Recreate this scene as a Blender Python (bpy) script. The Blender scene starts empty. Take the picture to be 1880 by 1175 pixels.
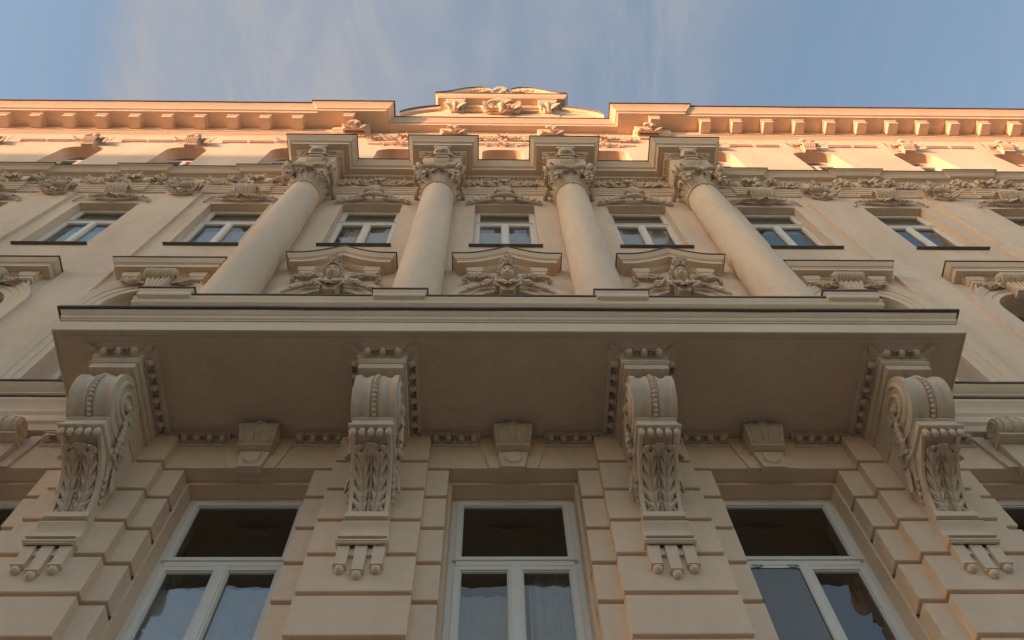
import bpy, math, random
from mathutils import Vector, Matrix
R = math.radians
sc = bpy.context.scene
col = sc.collection

# ------------------------------------------------------------------ camera
cd = bpy.data.cameras.new("camera")
cam = bpy.data.objects.new("camera", cd); col.objects.link(cam)
cd.sensor_width = 36.0; cd.lens = 30.64; cd.clip_start = .05; cd.clip_end = 3000
right = Vector((.99978, -.01192, -.01717)).normalized()
fwd = Vector((.02051, .40180, .91550)).normalized()
up = right.cross(fwd).normalized()
m = Matrix((right, up, -fwd)).transposed().to_4x4()
m.translation = Vector((-.195, -4.8, 1.6))
cam.matrix_world = m
sc.camera = cam

# ------------------------------------------------------------------ light
SUN_EL, SUN_AZ = 7.0, 62.0          # elevation; azimuth to the left of the facade normal
EXPOSURE = 1.95
sv = Vector((-math.sin(R(SUN_AZ)) * math.cos(R(SUN_EL)), -math.cos(R(SUN_AZ)) * math.cos(R(SUN_EL)), math.sin(R(SUN_EL))))
ld = bpy.data.lights.new("sun", 'SUN'); ld.energy = 2.0; ld.angle = R(.53); ld.color = (1.0, .455, .25)
sun = bpy.data.objects.new("sun", ld); col.objects.link(sun)
sun.rotation_euler = (-sv).to_track_quat('-Z', 'Y').to_euler()
sun.location = (-30, -20, 40)

W = bpy.data.worlds.new("World"); sc.world = W; W.use_nodes = True
nt = W.node_tree; nt.nodes.clear()
def N(t, **k):
    n = nt.nodes.new(t)
    for a, b in k.items(): setattr(n, a, b)
    return n
out = N('ShaderNodeOutputWorld'); bg = N('ShaderNodeBackground'); bg.inputs[1].default_value = .12
sky = N('ShaderNodeTexSky'); sky.sky_type = 'NISHITA'; sky.sun_disc = False
sky.sun_elevation = R(SUN_EL); sky.sun_rotation = math.atan2(sv.x, sv.y)
sky.air_density = 1.0; sky.dust_density = 1.6; sky.ozone_density = 1.0
tc = N('ShaderNodeTexCoord')
# cirrus: project the direction on a flat layer overhead, stretch, two noises
sep = N('ShaderNodeSeparateXYZ'); nt.links.new(tc.outputs['Generated'], sep.inputs[0])
mz = N('ShaderNodeMath', operation='MAXIMUM'); mz.inputs[1].default_value = .12; nt.links.new(sep.outputs[2], mz.inputs[0])
dx = N('ShaderNodeMath', operation='DIVIDE'); nt.links.new(sep.outputs[0], dx.inputs[0]); nt.links.new(mz.outputs[0], dx.inputs[1])
dy = N('ShaderNodeMath', operation='DIVIDE'); nt.links.new(sep.outputs[1], dy.inputs[0]); nt.links.new(mz.outputs[0], dy.inputs[1])
cb = N('ShaderNodeCombineXYZ'); nt.links.new(dx.outputs[0], cb.inputs[0]); nt.links.new(dy.outputs[0], cb.inputs[1])
def mr(src, a, b, lo=0.0, hi=1.0):
    n = N('ShaderNodeMapRange', interpolation_type='SMOOTHSTEP')
    n.inputs['From Min'].default_value = a; n.inputs['From Max'].default_value = b; n.inputs['To Min'].default_value = lo; n.inputs['To Max'].default_value = hi
    nt.links.new(src, n.inputs['Value']); return n.outputs[0]
def mth(op, a, b):
    n = N('ShaderNodeMath', operation=op)
    for i, v in enumerate((a, b)):
        if isinstance(v, (int, float)): n.inputs[i].default_value = v
        else: nt.links.new(v, n.inputs[i])
    return n.outputs[0]
def cloud_noise(scale, rot, loc, detail, rough, dist):
    mp = N('ShaderNodeMapping'); mp.inputs['Rotation'].default_value = (0, 0, R(rot)); mp.inputs['Scale'].default_value = scale; mp.inputs['Location'].default_value = loc
    nt.links.new(cb.outputs[0], mp.inputs[0])
    nz = N('ShaderNodeTexNoise'); nz.inputs['Scale'].default_value = 1.0; nz.inputs['Detail'].default_value = detail; nz.inputs['Roughness'].default_value = rough; nz.inputs['Distortion'].default_value = dist
    nt.links.new(mp.outputs[0], nz.inputs['Vector']); return nz.outputs['Fac']
wob = cloud_noise((4, 4, 1), 0, (3.1, .4, 0), 5, .6, 0)
fib = cloud_noise((8, 2.6, 1), -24, (1.05, .2, 0), 10, .66, .9)
u = mth('ADD', mth('ADD', dx.outputs[0], mth('MULTIPLY', dy.outputs[0], .28)), mth('MULTIPLY', mth('SUBTRACT', wob, .5), .16))
veil = mth('MULTIPLY', mr(u, -.43, -.36), mr(u, .34, -.24))
veil = mth('MULTIPLY', veil, mr(fib, .28, .68, .42, .95))
streak = mth('MULTIPLY', mth('MULTIPLY', mr(u, .13, .19), mr(u, .36, .20)), mr(fib, .35, .66, .05, .34))
haze_ = mr(fib, .40, .75, .10, .26)
cov = mth('MINIMUM', mth('ADD', mth('ADD', veil, streak), haze_), .96)
mix = N('ShaderNodeMix', data_type='RGBA', blend_type='MIX')
mix.inputs[7].default_value = (.90, .92, 1.0, 1)          # thin cirrus, radiance of the cloud layer
nt.links.new(cov, mix.inputs[0]); nt.links.new(sky.outputs[0], mix.inputs[6])
nt.links.new(mix.outputs[2], bg.inputs[0]); nt.links.new(bg.outputs[0], out.inputs[0])

sc.view_settings.view_transform = 'Standard'; sc.view_settings.look = 'None'
sc.view_settings.exposure = EXPOSURE; sc.view_settings.gamma = 1.0; sc.view_settings.use_curve_mapping = False

# ------------------------------------------------------------------ materials
def mat(name): 
    m = bpy.data.materials.new(name); m.use_nodes = True
    return m, m.node_tree, m.node_tree.nodes['Principled BSDF']
def plaster(name, c, var=.10, rough=.9, bump=.25, grain=90, stain=.0):
    m, t, p = mat(name); L = t.links.new; nn = t.nodes.new
    tcn = nn('ShaderNodeTexCoord'); oi = nn('ShaderNodeObjectInfo')
    add = nn('ShaderNodeVectorMath'); add.operation = 'ADD'
    L(tcn.outputs['Object'], add.inputs[0]); L(oi.outputs['Location'], add.inputs[1])
    a = nn('ShaderNodeTexNoise'); a.inputs['Scale'].default_value = .8; a.inputs['Detail'].default_value = 6; a.inputs['Roughness'].default_value = .6
    mpn = nn('ShaderNodeMapping'); mpn.inputs['Scale'].default_value = (1.6, 1.6, .5)
    L(add.outputs[0], mpn.inputs[0]); L(mpn.outputs[0], a.inputs['Vector'])
    r = nn('ShaderNodeMapRange'); r.inputs['From Min'].default_value = .3; r.inputs['From Max'].default_value = .7
    r.inputs['To Min'].default_value = 1 - var; r.inputs['To Max'].default_value = 1 + var * .45
    L(a.outputs['Fac'], r.inputs['Value'])
    b = nn('ShaderNodeTexNoise'); b.inputs['Scale'].default_value = 11; b.inputs['Detail'].default_value = 8; b.inputs['Roughness'].default_value = .7
    L(add.outputs[0], b.inputs['Vector'])
    r2 = nn('ShaderNodeMapRange'); r2.inputs['From Min'].default_value = .25; r2.inputs['From Max'].default_value = .75
    r2.inputs['To Min'].default_value = 1 - .07 - stain; r2.inputs['To Max'].default_value = 1.04
    L(b.outputs['Fac'], r2.inputs['Value'])
    mu = nn('ShaderNodeMath'); mu.operation = 'MULTIPLY'; L(r.outputs[0], mu.inputs[0]); L(r2.outputs[0], mu.inputs[1])
    sca = nn('ShaderNodeVectorMath'); sca.operation = 'SCALE'; sca.inputs[0].default_value = c; L(mu.outputs[0], sca.inputs['Scale'])
    L(sca.outputs[0], p.inputs['Base Color'])
    p.inputs['Roughness'].default_value = rough; p.inputs['Specular IOR Level'].default_value = .25
    g = nn('ShaderNodeTexNoise'); g.inputs['Scale'].default_value = grain; g.inputs['Detail'].default_value = 4
    L(add.outputs[0], g.inputs['Vector'])
    bp = nn('ShaderNodeBump'); bp.inputs['Strength'].default_value = bump; bp.inputs['Distance'].default_value = .008
    L(g.outputs['Fac'], bp.inputs['Height']); L(bp.outputs[0], p.inputs['Normal'])
    return m
WALL = (.80, .62, .475)
M = {}
M['wall'] = plaster('cream plaster', WALL, var=.15, stain=.03)
M['trim'] = plaster('cream moulding', (.78, .615, .47), var=.08, bump=.12, grain=60)
M['orn'] = plaster('ornament stucco', (.74, .59, .455), var=.10, bump=.2, grain=50, stain=.16)
M['rust'] = plaster('rusticated plaster', (.81, .61, .445), bump=.35, grain=120)
def simple(name, c, rough=.5, metal=0.0, spec=.5, nscale=6, var=.15, bump=0):
    m, t, p = mat(name); L = t.links.new
    a = t.nodes.new('ShaderNodeTexNoise'); a.inputs['Scale'].default_value = nscale; a.inputs['Detail'].default_value = 5
    tcn = t.nodes.new('ShaderNodeTexCoord'); L(tcn.outputs['Object'], a.inputs['Vector'])
    r = t.nodes.new('ShaderNodeMapRange'); r.inputs['To Min'].default_value = 1 - var; r.inputs['To Max'].default_value = 1 + var
    L(a.outputs['Fac'], r.inputs['Value'])
    s = t.nodes.new('ShaderNodeVectorMath'); s.operation = 'SCALE'; s.inputs[0].default_value = c; L(r.outputs[0], s.inputs['Scale'])
    L(s.outputs[0], p.inputs['Base Color']); p.inputs['Roughness'].default_value = rough; p.inputs['Metallic'].default_value = metal
    p.inputs['Specular IOR Level'].default_value = spec
    if bump:
        bp = t.nodes.new('ShaderNodeBump'); bp.inputs['Strength'].default_value = bump; bp.inputs['Distance'].default_value = .02
        L(a.outputs['Fac'], bp.inputs['Height']); L(bp.outputs[0], p.inputs['Normal'])
    return m
M['flash'] = simple('weathered sheet metal', (.17, .142, .116), .75, .3, .5, 14, .35)
M['frame'] = simple('white window paint', (.78, .73, .66), .4, 0, .5, 8, .05)
M['room'] = simple('dim interior', (.55, .51, .42), .9)
M['curtain'] = simple('sheer curtain', (.82, .82, .80), .9, 0, .2, 5, .12)
M['blind'] = simple('pale blind', (.50, .49, .42), .9, 0, .2, 5, .08)
M['steel'] = simple('steel fitting', (.5, .5, .52), .35, .9)
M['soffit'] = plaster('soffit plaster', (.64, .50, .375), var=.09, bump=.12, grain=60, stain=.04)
M['screen'] = simple('insect screen', (.24, .255, .28), .9, 0, .2, 60, .08)
M['asphalt'] = simple('asphalt', (.24, .215, .18), .9, 0, .3, 20, .3, .3)
M['paving'] = simple('paving', (.42, .385, .33), .85, 0, .3, 9, .2, .2)
M['roof'] = simple('roof tiles', (.10, .055, .04), .85, 0, .3, 9, .3, .3)
M['opp'] = plaster('ochre plaster', (.66, .53, .38))
def glass():
    m, t, p = mat('window glass'); L = t.links.new
    t.nodes.remove(p); o = t.nodes['Material Output']
    g = t.nodes.new('ShaderNodeBsdfGlossy'); g.inputs['Roughness'].default_value = .01; g.inputs['Color'].default_value = (.96, .98, 1, 1)
    tr = t.nodes.new('ShaderNodeBsdfTransparent'); tr.inputs[0].default_value = (.80, .84, .82, 1)
    fr = t.nodes.new('ShaderNodeFresnel'); fr.inputs['IOR'].default_value = 2.3
    # slight waviness of old panes
    nz = t.nodes.new('ShaderNodeTexNoise'); nz.inputs['Scale'].default_value = 2.2
    tcn = t.nodes.new('ShaderNodeTexCoord'); L(tcn.outputs['Object'], nz.inputs['Vector'])
    bp = t.nodes.new('ShaderNodeBump'); bp.inputs['Strength'].default_value = .06; bp.inputs['Distance'].default_value = .05
    L(nz.outputs['Fac'], bp.inputs['Height']); L(bp.outputs[0], g.inputs['Normal'])
    mx = t.nodes.new('ShaderNodeMixShader'); L(fr.outputs[0], mx.inputs[0]); L(tr.outputs[0], mx.inputs[1]); L(g.outputs[0], mx.inputs[2])
    L(mx.outputs[0], o.inputs[0])
    return m
M['glass'] = glass()

# ------------------------------------------------------------------ mesh builder
class MB:
    def __init__(s): s.v = []; s.f = []
    def add(s, vs, fs):
        b = len(s.v); s.v.extend([tuple(v) for v in vs]); s.f.extend([tuple(i + b for i in f) for f in fs]); return s
    def box(s, x0, x1, y0, y1, z0, z1):
        vs = [(x, y, z) for x in (x0, x1) for y in (y0, y1) for z in (z0, z1)]
        return s.add(vs, [(0, 1, 3, 2), (4, 6, 7, 5), (0, 4, 5, 1), (2, 3, 7, 6), (0, 2, 6, 4), (1, 5, 7, 3)])
    def quad(s, a, b, c, d): return s.add([a, b, c, d], [(0, 1, 2, 3)])
    def frus(s, x0, x1, y0, y1, z0, X0, X1, Y0, Y1, z1):
        vs = [(x0, y0, z0), (x1, y0, z0), (x1, y1, z0), (x0, y1, z0), (X0, Y0, z1), (X1, Y0, z1), (X1, Y1, z1), (X0, Y1, z1)]
        return s.add(vs, [(0, 3, 2, 1), (4, 5, 6, 7), (0, 1, 5, 4), (1, 2, 6, 5), (2, 3, 7, 6), (3, 0, 4, 7)])
    def sweep(s, path, prof, zfun=None, caps=True):
        # path: plan points (x,y) left to right, outward to the street; prof: (out, z)
        n = len(path); k = len(prof); vs = []
        for i, p in enumerate(path):
            p = Vector(p)
            def nrm(a, b):
                d = (Vector(b) - Vector(a)).normalized(); return Vector((d.y, -d.x))
            if i == 0: mv = nrm(path[0], path[1])
            elif i == n - 1: mv = nrm(path[-2], path[-1])
            else:
                a, b = nrm(path[i - 1], path[i]), nrm(path[i], path[i + 1]); mv = (a + b) / (1 + a.dot(b))
            for (o, z) in prof:
                x, y = p + mv * o; vs.append((x, y, z + (zfun(x) if zfun else 0)))
        fs = [(i * k + j, (i + 1) * k + j, (i + 1) * k + j + 1, i * k + j + 1) for i in range(n - 1) for j in range(k - 1)]
        if caps: fs += [tuple(range(k)), tuple(range((n - 1) * k + k - 1, (n - 1) * k - 1, -1))]
        return s.add(vs, fs)
    def prism(s, poly, x0, x1):           # poly of (y,z) extruded along x
        k = len(poly); vs = [(x0, y, z) for y, z in poly] + [(x1, y, z) for y, z in poly]
        return s.add(vs, [tuple(range(k)), tuple(range(2 * k - 1, k - 1, -1))] + [(i, k + i, k + (i + 1) % k, (i + 1) % k) for i in range(k)])
    def plate(s, poly, y0, y1):           # poly of (x,z), thickness in y
        k = len(poly); vs = [(x, y0, z) for x, z in poly] + [(x, y1, z) for x, z in poly]
        return s.add(vs, [tuple(range(k)), tuple(range(2 * k - 1, k - 1, -1))] + [(i, k + i, k + (i + 1) % k, (i + 1) % k) for i in range(k)])
    def lathe(s, prof, cx=0, cy=0, n=24, a0=0, a1=2 * math.pi):
        k = len(prof); vs = []; full = abs(a1 - a0 - 2 * math.pi) < 1e-6; m = n if full else n + 1
        for i in range(m):
            a = a0 + (a1 - a0) * i / n
            vs += [(cx + r * math.cos(a), cy + r * math.sin(a), z) for r, z in prof]
        fs = [(i * k + j, ((i + 1) % m) * k + j, ((i + 1) % m) * k + j + 1, i * k + j + 1) for i in range(n) for j in range(k - 1)]
        return s.add(vs, fs)
    def tube(s, pts, rad, n=6, flat=1.0, ref=(0, -1, 0), sm=True):
        pts = [Vector(p) for p in pts]; ref = Vector(ref); vs = []
        if 3 <= len(pts) <= 9 and sm:
            Q = []; RR = []; rr = list(rad) if isinstance(rad, (list, tuple)) else [rad] * len(pts); m_ = len(pts)
            for i in range(m_ - 1):
                a, b, c, d = pts[max(i - 1, 0)], pts[i], pts[i + 1], pts[min(i + 2, m_ - 1)]
                for k in range(3):
                    t = k / 3; Q.append(.5 * (2 * b + (c - a) * t + (2 * a - 5 * b + 4 * c - d) * t * t + (3 * b - a - 3 * c + d) * t ** 3)); RR.append(rr[i] + (rr[i + 1] - rr[i]) * t)
            Q.append(pts[-1]); RR.append(rr[-1]); pts, rad = Q, RR
        L = len(pts)
        for i, p in enumerate(pts):
            t = (pts[min(i + 1, L - 1)] - pts[max(i - 1, 0)])
            if t.length < 1e-9: t = Vector((0, 0, 1))
            t.normalize(); sd = t.cross(ref)
            if sd.length < 1e-6: sd = t.cross(Vector((1, 0, 0)))
            sd.normalize(); o = sd.cross(t)
            r = rad[i] if isinstance(rad, (list, tuple)) else rad
            for j in range(n):
                a = 2 * math.pi * j / n; vs.append(p + sd * (r * math.cos(a)) + o * (r * flat * math.sin(a)))
        fs = [(i * n + j, i * n + (j + 1) % n, (i + 1) * n + (j + 1) % n, (i + 1) * n + j) for i in range(L - 1) for j in range(n)]
        fs += [tuple(range(n - 1, -1, -1)), tuple(range((L - 1) * n, L * n))]
        return s.add(vs, fs)
    def ball(s, c, r, sc=(1, 1, 1), nu=8, nv=5):
        c = Vector(c); vs = [c + Vector((0, 0, r * sc[2]))]
        for i in range(1, nv):
            ph = math.pi * i / nv
            for j in range(nu):
                a = 2 * math.pi * j / nu
                vs.append(c + Vector((r * sc[0] * math.sin(ph) * math.cos(a), r * sc[1] * math.sin(ph) * math.sin(a), r * sc[2] * math.cos(ph))))
        vs.append(c - Vector((0, 0, r * sc[2]))); e = len(vs) - 1
        fs = [(0, 1 + j, 1 + (j + 1) % nu) for j in range(nu)]
        for i in range(nv - 2):
            fs += [(1 + i * nu + j, 1 + (i + 1) * nu + j, 1 + (i + 1) * nu + (j + 1) % nu, 1 + i * nu + (j + 1) % nu) for j in range(nu)]
        b = 1 + (nv - 2) * nu
        fs += [(e, b + (j + 1) % nu, b + j) for j in range(nu)]
        return s.add(vs, fs)
    def leaf(s, base, U, Nn, L, Wd, curl=.3, bulge=.12, lobes=4, cup=.35, nu=10, nv=6, depth=.28):
        base = Vector(base); U = Vector(U).normalized(); Nn = Vector(Nn).normalized(); S = U.cross(Nn).normalized(); vs = []
        for i in range(nu + 1):
            t = i / nu
            w = Wd * .5 * (math.sin(math.pi * (.05 + .90 * t ** .8)) ** .72)
            saw = abs(math.sin(math.pi * lobes * t + .4))
            for j in range(nv + 1):
                v = 2 * j / nv - 1
                lw = w * (1 - depth * (1 - saw) * abs(v))
                h = bulge * L * math.sin(math.pi * t) + curl * L * t ** 3 - cup * w * v * v + .10 * w * math.cos(2 * math.pi * v * 1.5) + .06 * w * math.cos(2 * math.pi * lobes * t) * abs(v)
                down = U * (L * (t - .42 * curl * t ** 4) - .18 * Wd * abs(v) * (1 - t))
                vs.append(base + down + S * (lw * v) + Nn * h)
        k = nv + 1
        return s.add(vs, [(i * k + j, i * k + j + 1, (i + 1) * k + j + 1, (i + 1) * k + j) for i in range(nu) for j in range(nv)])
    def spiral(s, c, r, turns, rt, sgn=1, a0=0, plane='xz', n=26, tube_n=6, y=0, flat=1.0, ry=0):
        pts = []; rad = []
        for i in range(n + 1):
            t = i / n; a = a0 + sgn * turns * 2 * math.pi * t; q = r * (1 - .86 * t)
            if plane == 'xz': pts.append((c[0] + q * math.cos(a), c[1] - ry * t, c[2] + q * math.sin(a)))
            else: pts.append((c[0] + ry * t, c[1] + q * math.cos(a), c[2] + q * math.sin(a)))
            rad.append(rt * (1 - .45 * t))
        s.tube(pts, rad, tube_n, flat, (0, -1, 0) if plane == 'xz' else (1, 0, 0))
        return s.ball(pts[-1], rt * 1.1, nu=6, nv=4)
    def xf(s, M4, start=0):
        for i in range(start, len(s.v)): s.v[i] = tuple(M4 @ Vector(s.v[i]))
        return s
    def mirror_x(s, start=0):
        vs = s.v[start:]; b = len(s.v); fs = [f for f in s.f if min(f) >= start]
        s.v += [(-x, y, z) for x, y, z in vs]
        s.f += [tuple(b + i - start for i in reversed(f)) for f in fs]
        return s
    def mesh(s, name, smooth=40):
        me = bpy.data.meshes.new(name); me.from_pydata(s.v, [], s.f); me.validate(); me.update()
        import bmesh
        bm = bmesh.new(); bm.from_mesh(me); bmesh.ops.recalc_face_normals(bm, faces=bm.faces); bm.to_mesh(me); bm.free()
        me.shade_smooth(); me.set_sharp_from_angle(angle=R(smooth))
        return me
    def build(s, name, material, parent=None, loc=(0, 0, 0), smooth=40, bevel=0):
        if material == 'orn': smooth = max(smooth, 72)
        me = s.mesh(name, smooth); me.materials.append(M[material])
        if material == 'glass' and me.polygons[0].normal.y > 0: me.flip_normals()      # panes face the street
        o = bpy.data.objects.new(name, me); col.objects.link(o); o.location = loc
        if parent: o.parent = parent
        if bevel:
            b = o.modifiers.new('bevel', 'BEVEL'); b.width = bevel; b.segments = 2; b.limit_method = 'ANGLE'; b.angle_limit = R(35)
        return o
def empty(name, parent=None, loc=(0, 0, 0)):
    o = bpy.data.objects.new(name, None); col.objects.link(o); o.location = loc
    if parent: o.parent = parent
    o.empty_display_size = .2
    return o
def tag(o, label=None, cat=None, group=None, kind=None):
    if label: o['label'] = label
    if cat: o['category'] = cat
    if group: o['group'] = group
    if kind: o['kind'] = kind
    return o
def clone(o, loc, parent=None, flip=False):
    c = o.copy(); col.objects.link(c)
    if parent is not None: c.parent = parent
    c.location = loc
    if flip: c.scale.x = -1
    for ch in list(o.children):
        d = ch.copy(); col.objects.link(d); d.parent = c
    return c

def wavy(path, step=.45):
    q = []
    for a, b in zip(path, path[1:]):
        a, b = Vector(a), Vector(b); n = max(1, int((b - a).length / step))
        q += [tuple(a.lerp(b, i / n)) for i in range(n)]
    return q + [path[-1]]
def buckle(x): return .004 + .004 * math.sin(x * 1.7 + .6) + .003 * math.sin(x * 4.3) + .002 * math.sin(x * 9.1)
BX = [0, 2.57, -2.57, 5.13, -5.13, 7.65, -7.65, 10.15, -10.15, 12.65, -12.65, 15.15, -15.15]
CB = [0, 2.57, -2.57]
SB = [5.13, -5.13, 7.65, -7.65, 10.15, -10.15, 12.65, -12.65, 15.15, -15.15]
PX = [-1.285, 1.285, -3.85, 3.85]
SPX = [-6.4, 6.4, -8.9, 8.9, -11.4, 11.4, -13.9, 13.9]
XE = 18.0

B = empty('apartment_building')
tag(B, 'cream stucco apartment building with columns, balcony and sunlit roof cornice', 'building')

# ------------------------------------------------------------------ ground and street (setting, below the frame)
tag(MB().quad((-400, -400, -.02), (400, -400, -.02), (400, 400, -.02), (-400, 400, -.02)).build('ground', 'asphalt'), kind='structure')
tag(MB().box(-90, 90, -4.5, -.2, -.015, .12).build('pavement', 'paving'), kind='structure')

# ------------------------------------------------------------------ walls with openings
def arch_pts(hw, zs, r=None, n=14):
    # curve from left jamb to right jamb, springing at zs ; r None -> semicircle, else rounded corners
    if r is None: return [(-hw * math.cos(math.pi * i / n), zs + hw * math.sin(math.pi * i / n)) for i in range(n + 1)]
    p = [(-hw + r - r * math.cos(math.pi / 2 * i / 6), zs + r * .8 * math.sin(math.pi / 2 * i / 6)) for i in range(7)]
    return p + [(-x, z) for x, z in reversed(p)]
def wall_band(mb, x0, x1, z0, z1, ops, y=0.0):
    # ops: (cx, hw, zsill, zhead or curve, depth)
    cur = x0
    for cx, hw, zs, head, dep in sorted(ops):
        a, b = cx - hw, cx + hw
        mb.quad((cur, y, z0), (a, y, z0), (a, y, z1), (cur, y, z1))
        if zs > z0: mb.quad((a, y, z0), (b, y, z0), (b, y, zs), (a, y, zs))
        crv = head if isinstance(head, list) else [(-hw, head), (hw, head)]
        crv = [(cx + x, z) for x, z in crv]
        for (xa, za), (xb, zb) in zip(crv, crv[1:]):
            mb.quad((xa, y, za), (xb, y, zb), (xb, y, z1), (xa, y, z1))
            mb.quad((xa, y, za), (xb, y, zb), (xb, y + dep, zb), (xa, y + dep, za))
        mb.quad((a, y, zs), (a, y, crv[0][1]), (a, y + dep, crv[0][1]), (a, y + dep, zs))
        mb.quad((b, y, zs), (b, y, crv[-1][1]), (b, y + dep, crv[-1][1]), (b, y + dep, zs))
        mb.quad((a, y, zs), (b, y, zs), (b, y + dep, zs), (a, y + dep, zs))
        cur = b
    mb.quad((cur, y, z0), (x1, y, z0), (x1, y, z1), (cur, y, z1))
ARCH_Z, ARCH_R = 12.92, .57
w = MB()
wall_band(w, -XE, XE, 9.4, 14.9, [(x, ARCH_R, 10.27, arch_pts(ARCH_R, ARCH_Z), .34) for x in BX])
wall_band(w, -XE, XE, 14.9, 20.0, [(x, .575, 15.62, 18.10, .34) for x in BX])
wall_band(w, -XE, XE, 20.0, 25.0, [(x, .5, 21.0, arch_pts(.5, 22.72, .34), .30) for x in BX])
w.quad((-XE, 0, 25.0), (XE, 0, 25.0), (XE, .5, 25.0), (-XE, .5, 25.0))
for s in (-1, 1):
    w.quad((s * XE, 0, 0), (s * XE, 12, 0), (s * XE, 12, 25), (s * XE, 0, 25))
w.build('wall', 'wall', B)
# lower storey: lintel zone and wall behind the piers
w = MB()
wall_band(w, -XE, XE, 0, 8.85, [(x, .60, 5.4, 8.80, .20) for x in BX], .13)
wall_band(w, -XE, XE, 3.9, 8.85, [], 9)
w.v = w.v[:-4]; w.f = w.f[:-1]
w.build('ground_storey_wall', 'rust', B)
# lintel courses between the piers (jack arches), front plane -.03, soffit at 8.85
w = MB()
w.box(-XE, XE, -.026, .30, 8.853, 9.398)
w.build('lintel_course', 'rust', B)
# roof, out of sight behind the parapet
r_ = MB(); r_.add([(-XE, .3, 25.02), (XE, .3, 25.02), (XE, 6, 29), (-XE, 6, 29), (XE, 12, 25), (-XE, 12, 25)], [(0, 1, 2, 3), (3, 2, 4, 5)])
r_.build('roof', 'roof', B)

# ------------------------------------------------------------------ rusticated piers
def pier():
    path = [(-.655, .13), (-.655, -.03), (-.453, -.03), (-.453, -.12), (.453, -.12), (.453, -.03), (.655, -.03), (.655, .13)]
    z = 4.0; prof = []
    g0 = 8.834 - .467 * 10
    prof = [(0, g0 - .2)]
    for i in range(11):
        zc = g0 + .467 * i
        prof += [(0, zc - .026), (-.012, zc - .020), (-.045, zc - .020), (-.045, zc + .026), (-.006, zc + .026), (0, zc + .032)]
    prof += [(0, 9.30)]
    mb = MB(); mb.sweep(path, prof)
    return mb
p0 = pier().build('rusticated_pier', 'rust', B, (PX[0], 0, 0), 25)
for x in PX[1:] + SPX: clone(p0, (x, 0, 0))

# ------------------------------------------------------------------ balcony
BAL = empty('balcony', B)
BH = 4.48
def rect_path(hw, y): return [(-hw, .05), (-hw, y), (hw, y), (hw, .05)]
s = MB()
s.box(-BH, BH, -1.24, -.032, 9.40, 9.59)
s.box(-BH + .06, BH - .06, -1.19, -.4, 9.392, 9.402)
s.build('balcony_slab', 'soffit', BAL)
s = MB()
s.sweep(rect_path(BH, -1.24), [(.0, 9.395), (.02, 9.395), (.02, 9.585), (.006, 9.588), (.006, 9.600), (.026, 9.604), (.030, 9.618), (.014, 9.622), (.014, 9.630), (.034, 9.642), (.046, 9.664), (.047, 9.678), (.034, 9.682), (.034, 9.690), (.052, 9.704), (.070, 9.730), (.080, 9.752), (.080, 9.762), (-.1, 9.762)])
s.build('fascia_moulding', 'trim', BAL, smooth=25)
s = MB(); s.sweep(wavy(rect_path(BH, -1.24)), [(-.4, 9.764), (.104, 9.764), (.108, 9.756), (.111, 9.756), (.111, 9.786), (-.4, 9.81)], buckle)
s.build('metal_flashing', 'flash', BAL)
PY = -.905
s = MB(); s.sweep(rect_path(4.20, PY), [(-.16, 9.75), (0, 9.75), (0, 10.80), (-.16, 10.80)]); s.build('parapet', 'wall', BAL)
s = MB(); s.sweep(rect_path(4.20, PY), [(0, 10.64), (.014, 10.64), (.018, 10.67), (.010, 10.68), (.035, 10.715), (.085, 10.745), (.092, 10.76), (.092, 10.83), (.098, 10.84), (.105, 10.90), (-.2, 10.90)]); s.build('parapet_coping', 'trim', BAL)
s = MB(); s.sweep(wavy(rect_path(4.20, PY)), [(-.2, 10.901), (.118, 10.901), (.121, 10.920), (-.2, 10.94)], buckle); s.build('coping_flashing', 'flash', BAL)
def pier_cap(x):
    hw = .208
    pth = [(-hw, PY + .1), (-hw, PY - .05), (hw, PY - .05), (hw, PY + .1)]
    o = MB().sweep(pth, [(-.2, 9.93), (0, 9.93), (0, 10.74), (.014, 10.74), (.018, 10.77), (.010, 10.78), (.035, 10.815), (.085, 10.845), (.092, 10.86), (.092, 10.93), (.098, 10.94), (.105, 10.985), (-.2, 10.985)]).build('pier_cap', 'trim', BAL, (x, 0, 0), 25)
    MB().sweep(pth, [(-.2, 10.991), (.118, 10.991), (.121, 11.010), (-.2, 11.04)]).build('pier_cap_flashing', 'flash', BAL, (x, 0, 0))
for x in (-3.96, -1.285, 1.285, 3.96): pier_cap(x)

# egg and dart
def eggs(mb, p0, p1, out, z, pitch=.135, r=.042):
    p0, p1 = Vector(p0), Vector(p1); d = (p1 - p0); L = d.length; d.normalize(); n = max(1, round(L / pitch)); out = Vector(out); o3 = Vector((out.x, out.y, 0))
    for i in range(n):
        c = p0 + d * (L * (i + .5) / n)
        mb.ball((c.x + out.x * .012, c.y + out.y * .012, z), r, (1.0, 1.0, 1.05), 10, 7)
        # husk round the egg
        pts = [Vector((c.x, c.y, z)) + Vector((d.x, d.y, 0)) * (r * 1.16 * math.cos(R(a))) - o3 * .010 + Vector((0, 0, r * 1.1 * math.sin(R(a)))) for a in range(150, 391, 24)]
        mb.tube(pts, .008, 5, 1, out.to_3d())
        if i < n - 1:
            q = p0 + d * (L * (i + 1) / n); b = Vector((q.x, q.y, z + .05)) + o3 * .01
            for e in (-.45, 0, .45): mb.leaf(b, (d.x * e, d.y * e, -1), (out.x, out.y, .1), .115, .046, .45, .25, 1, nu=6, nv=3)
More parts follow.
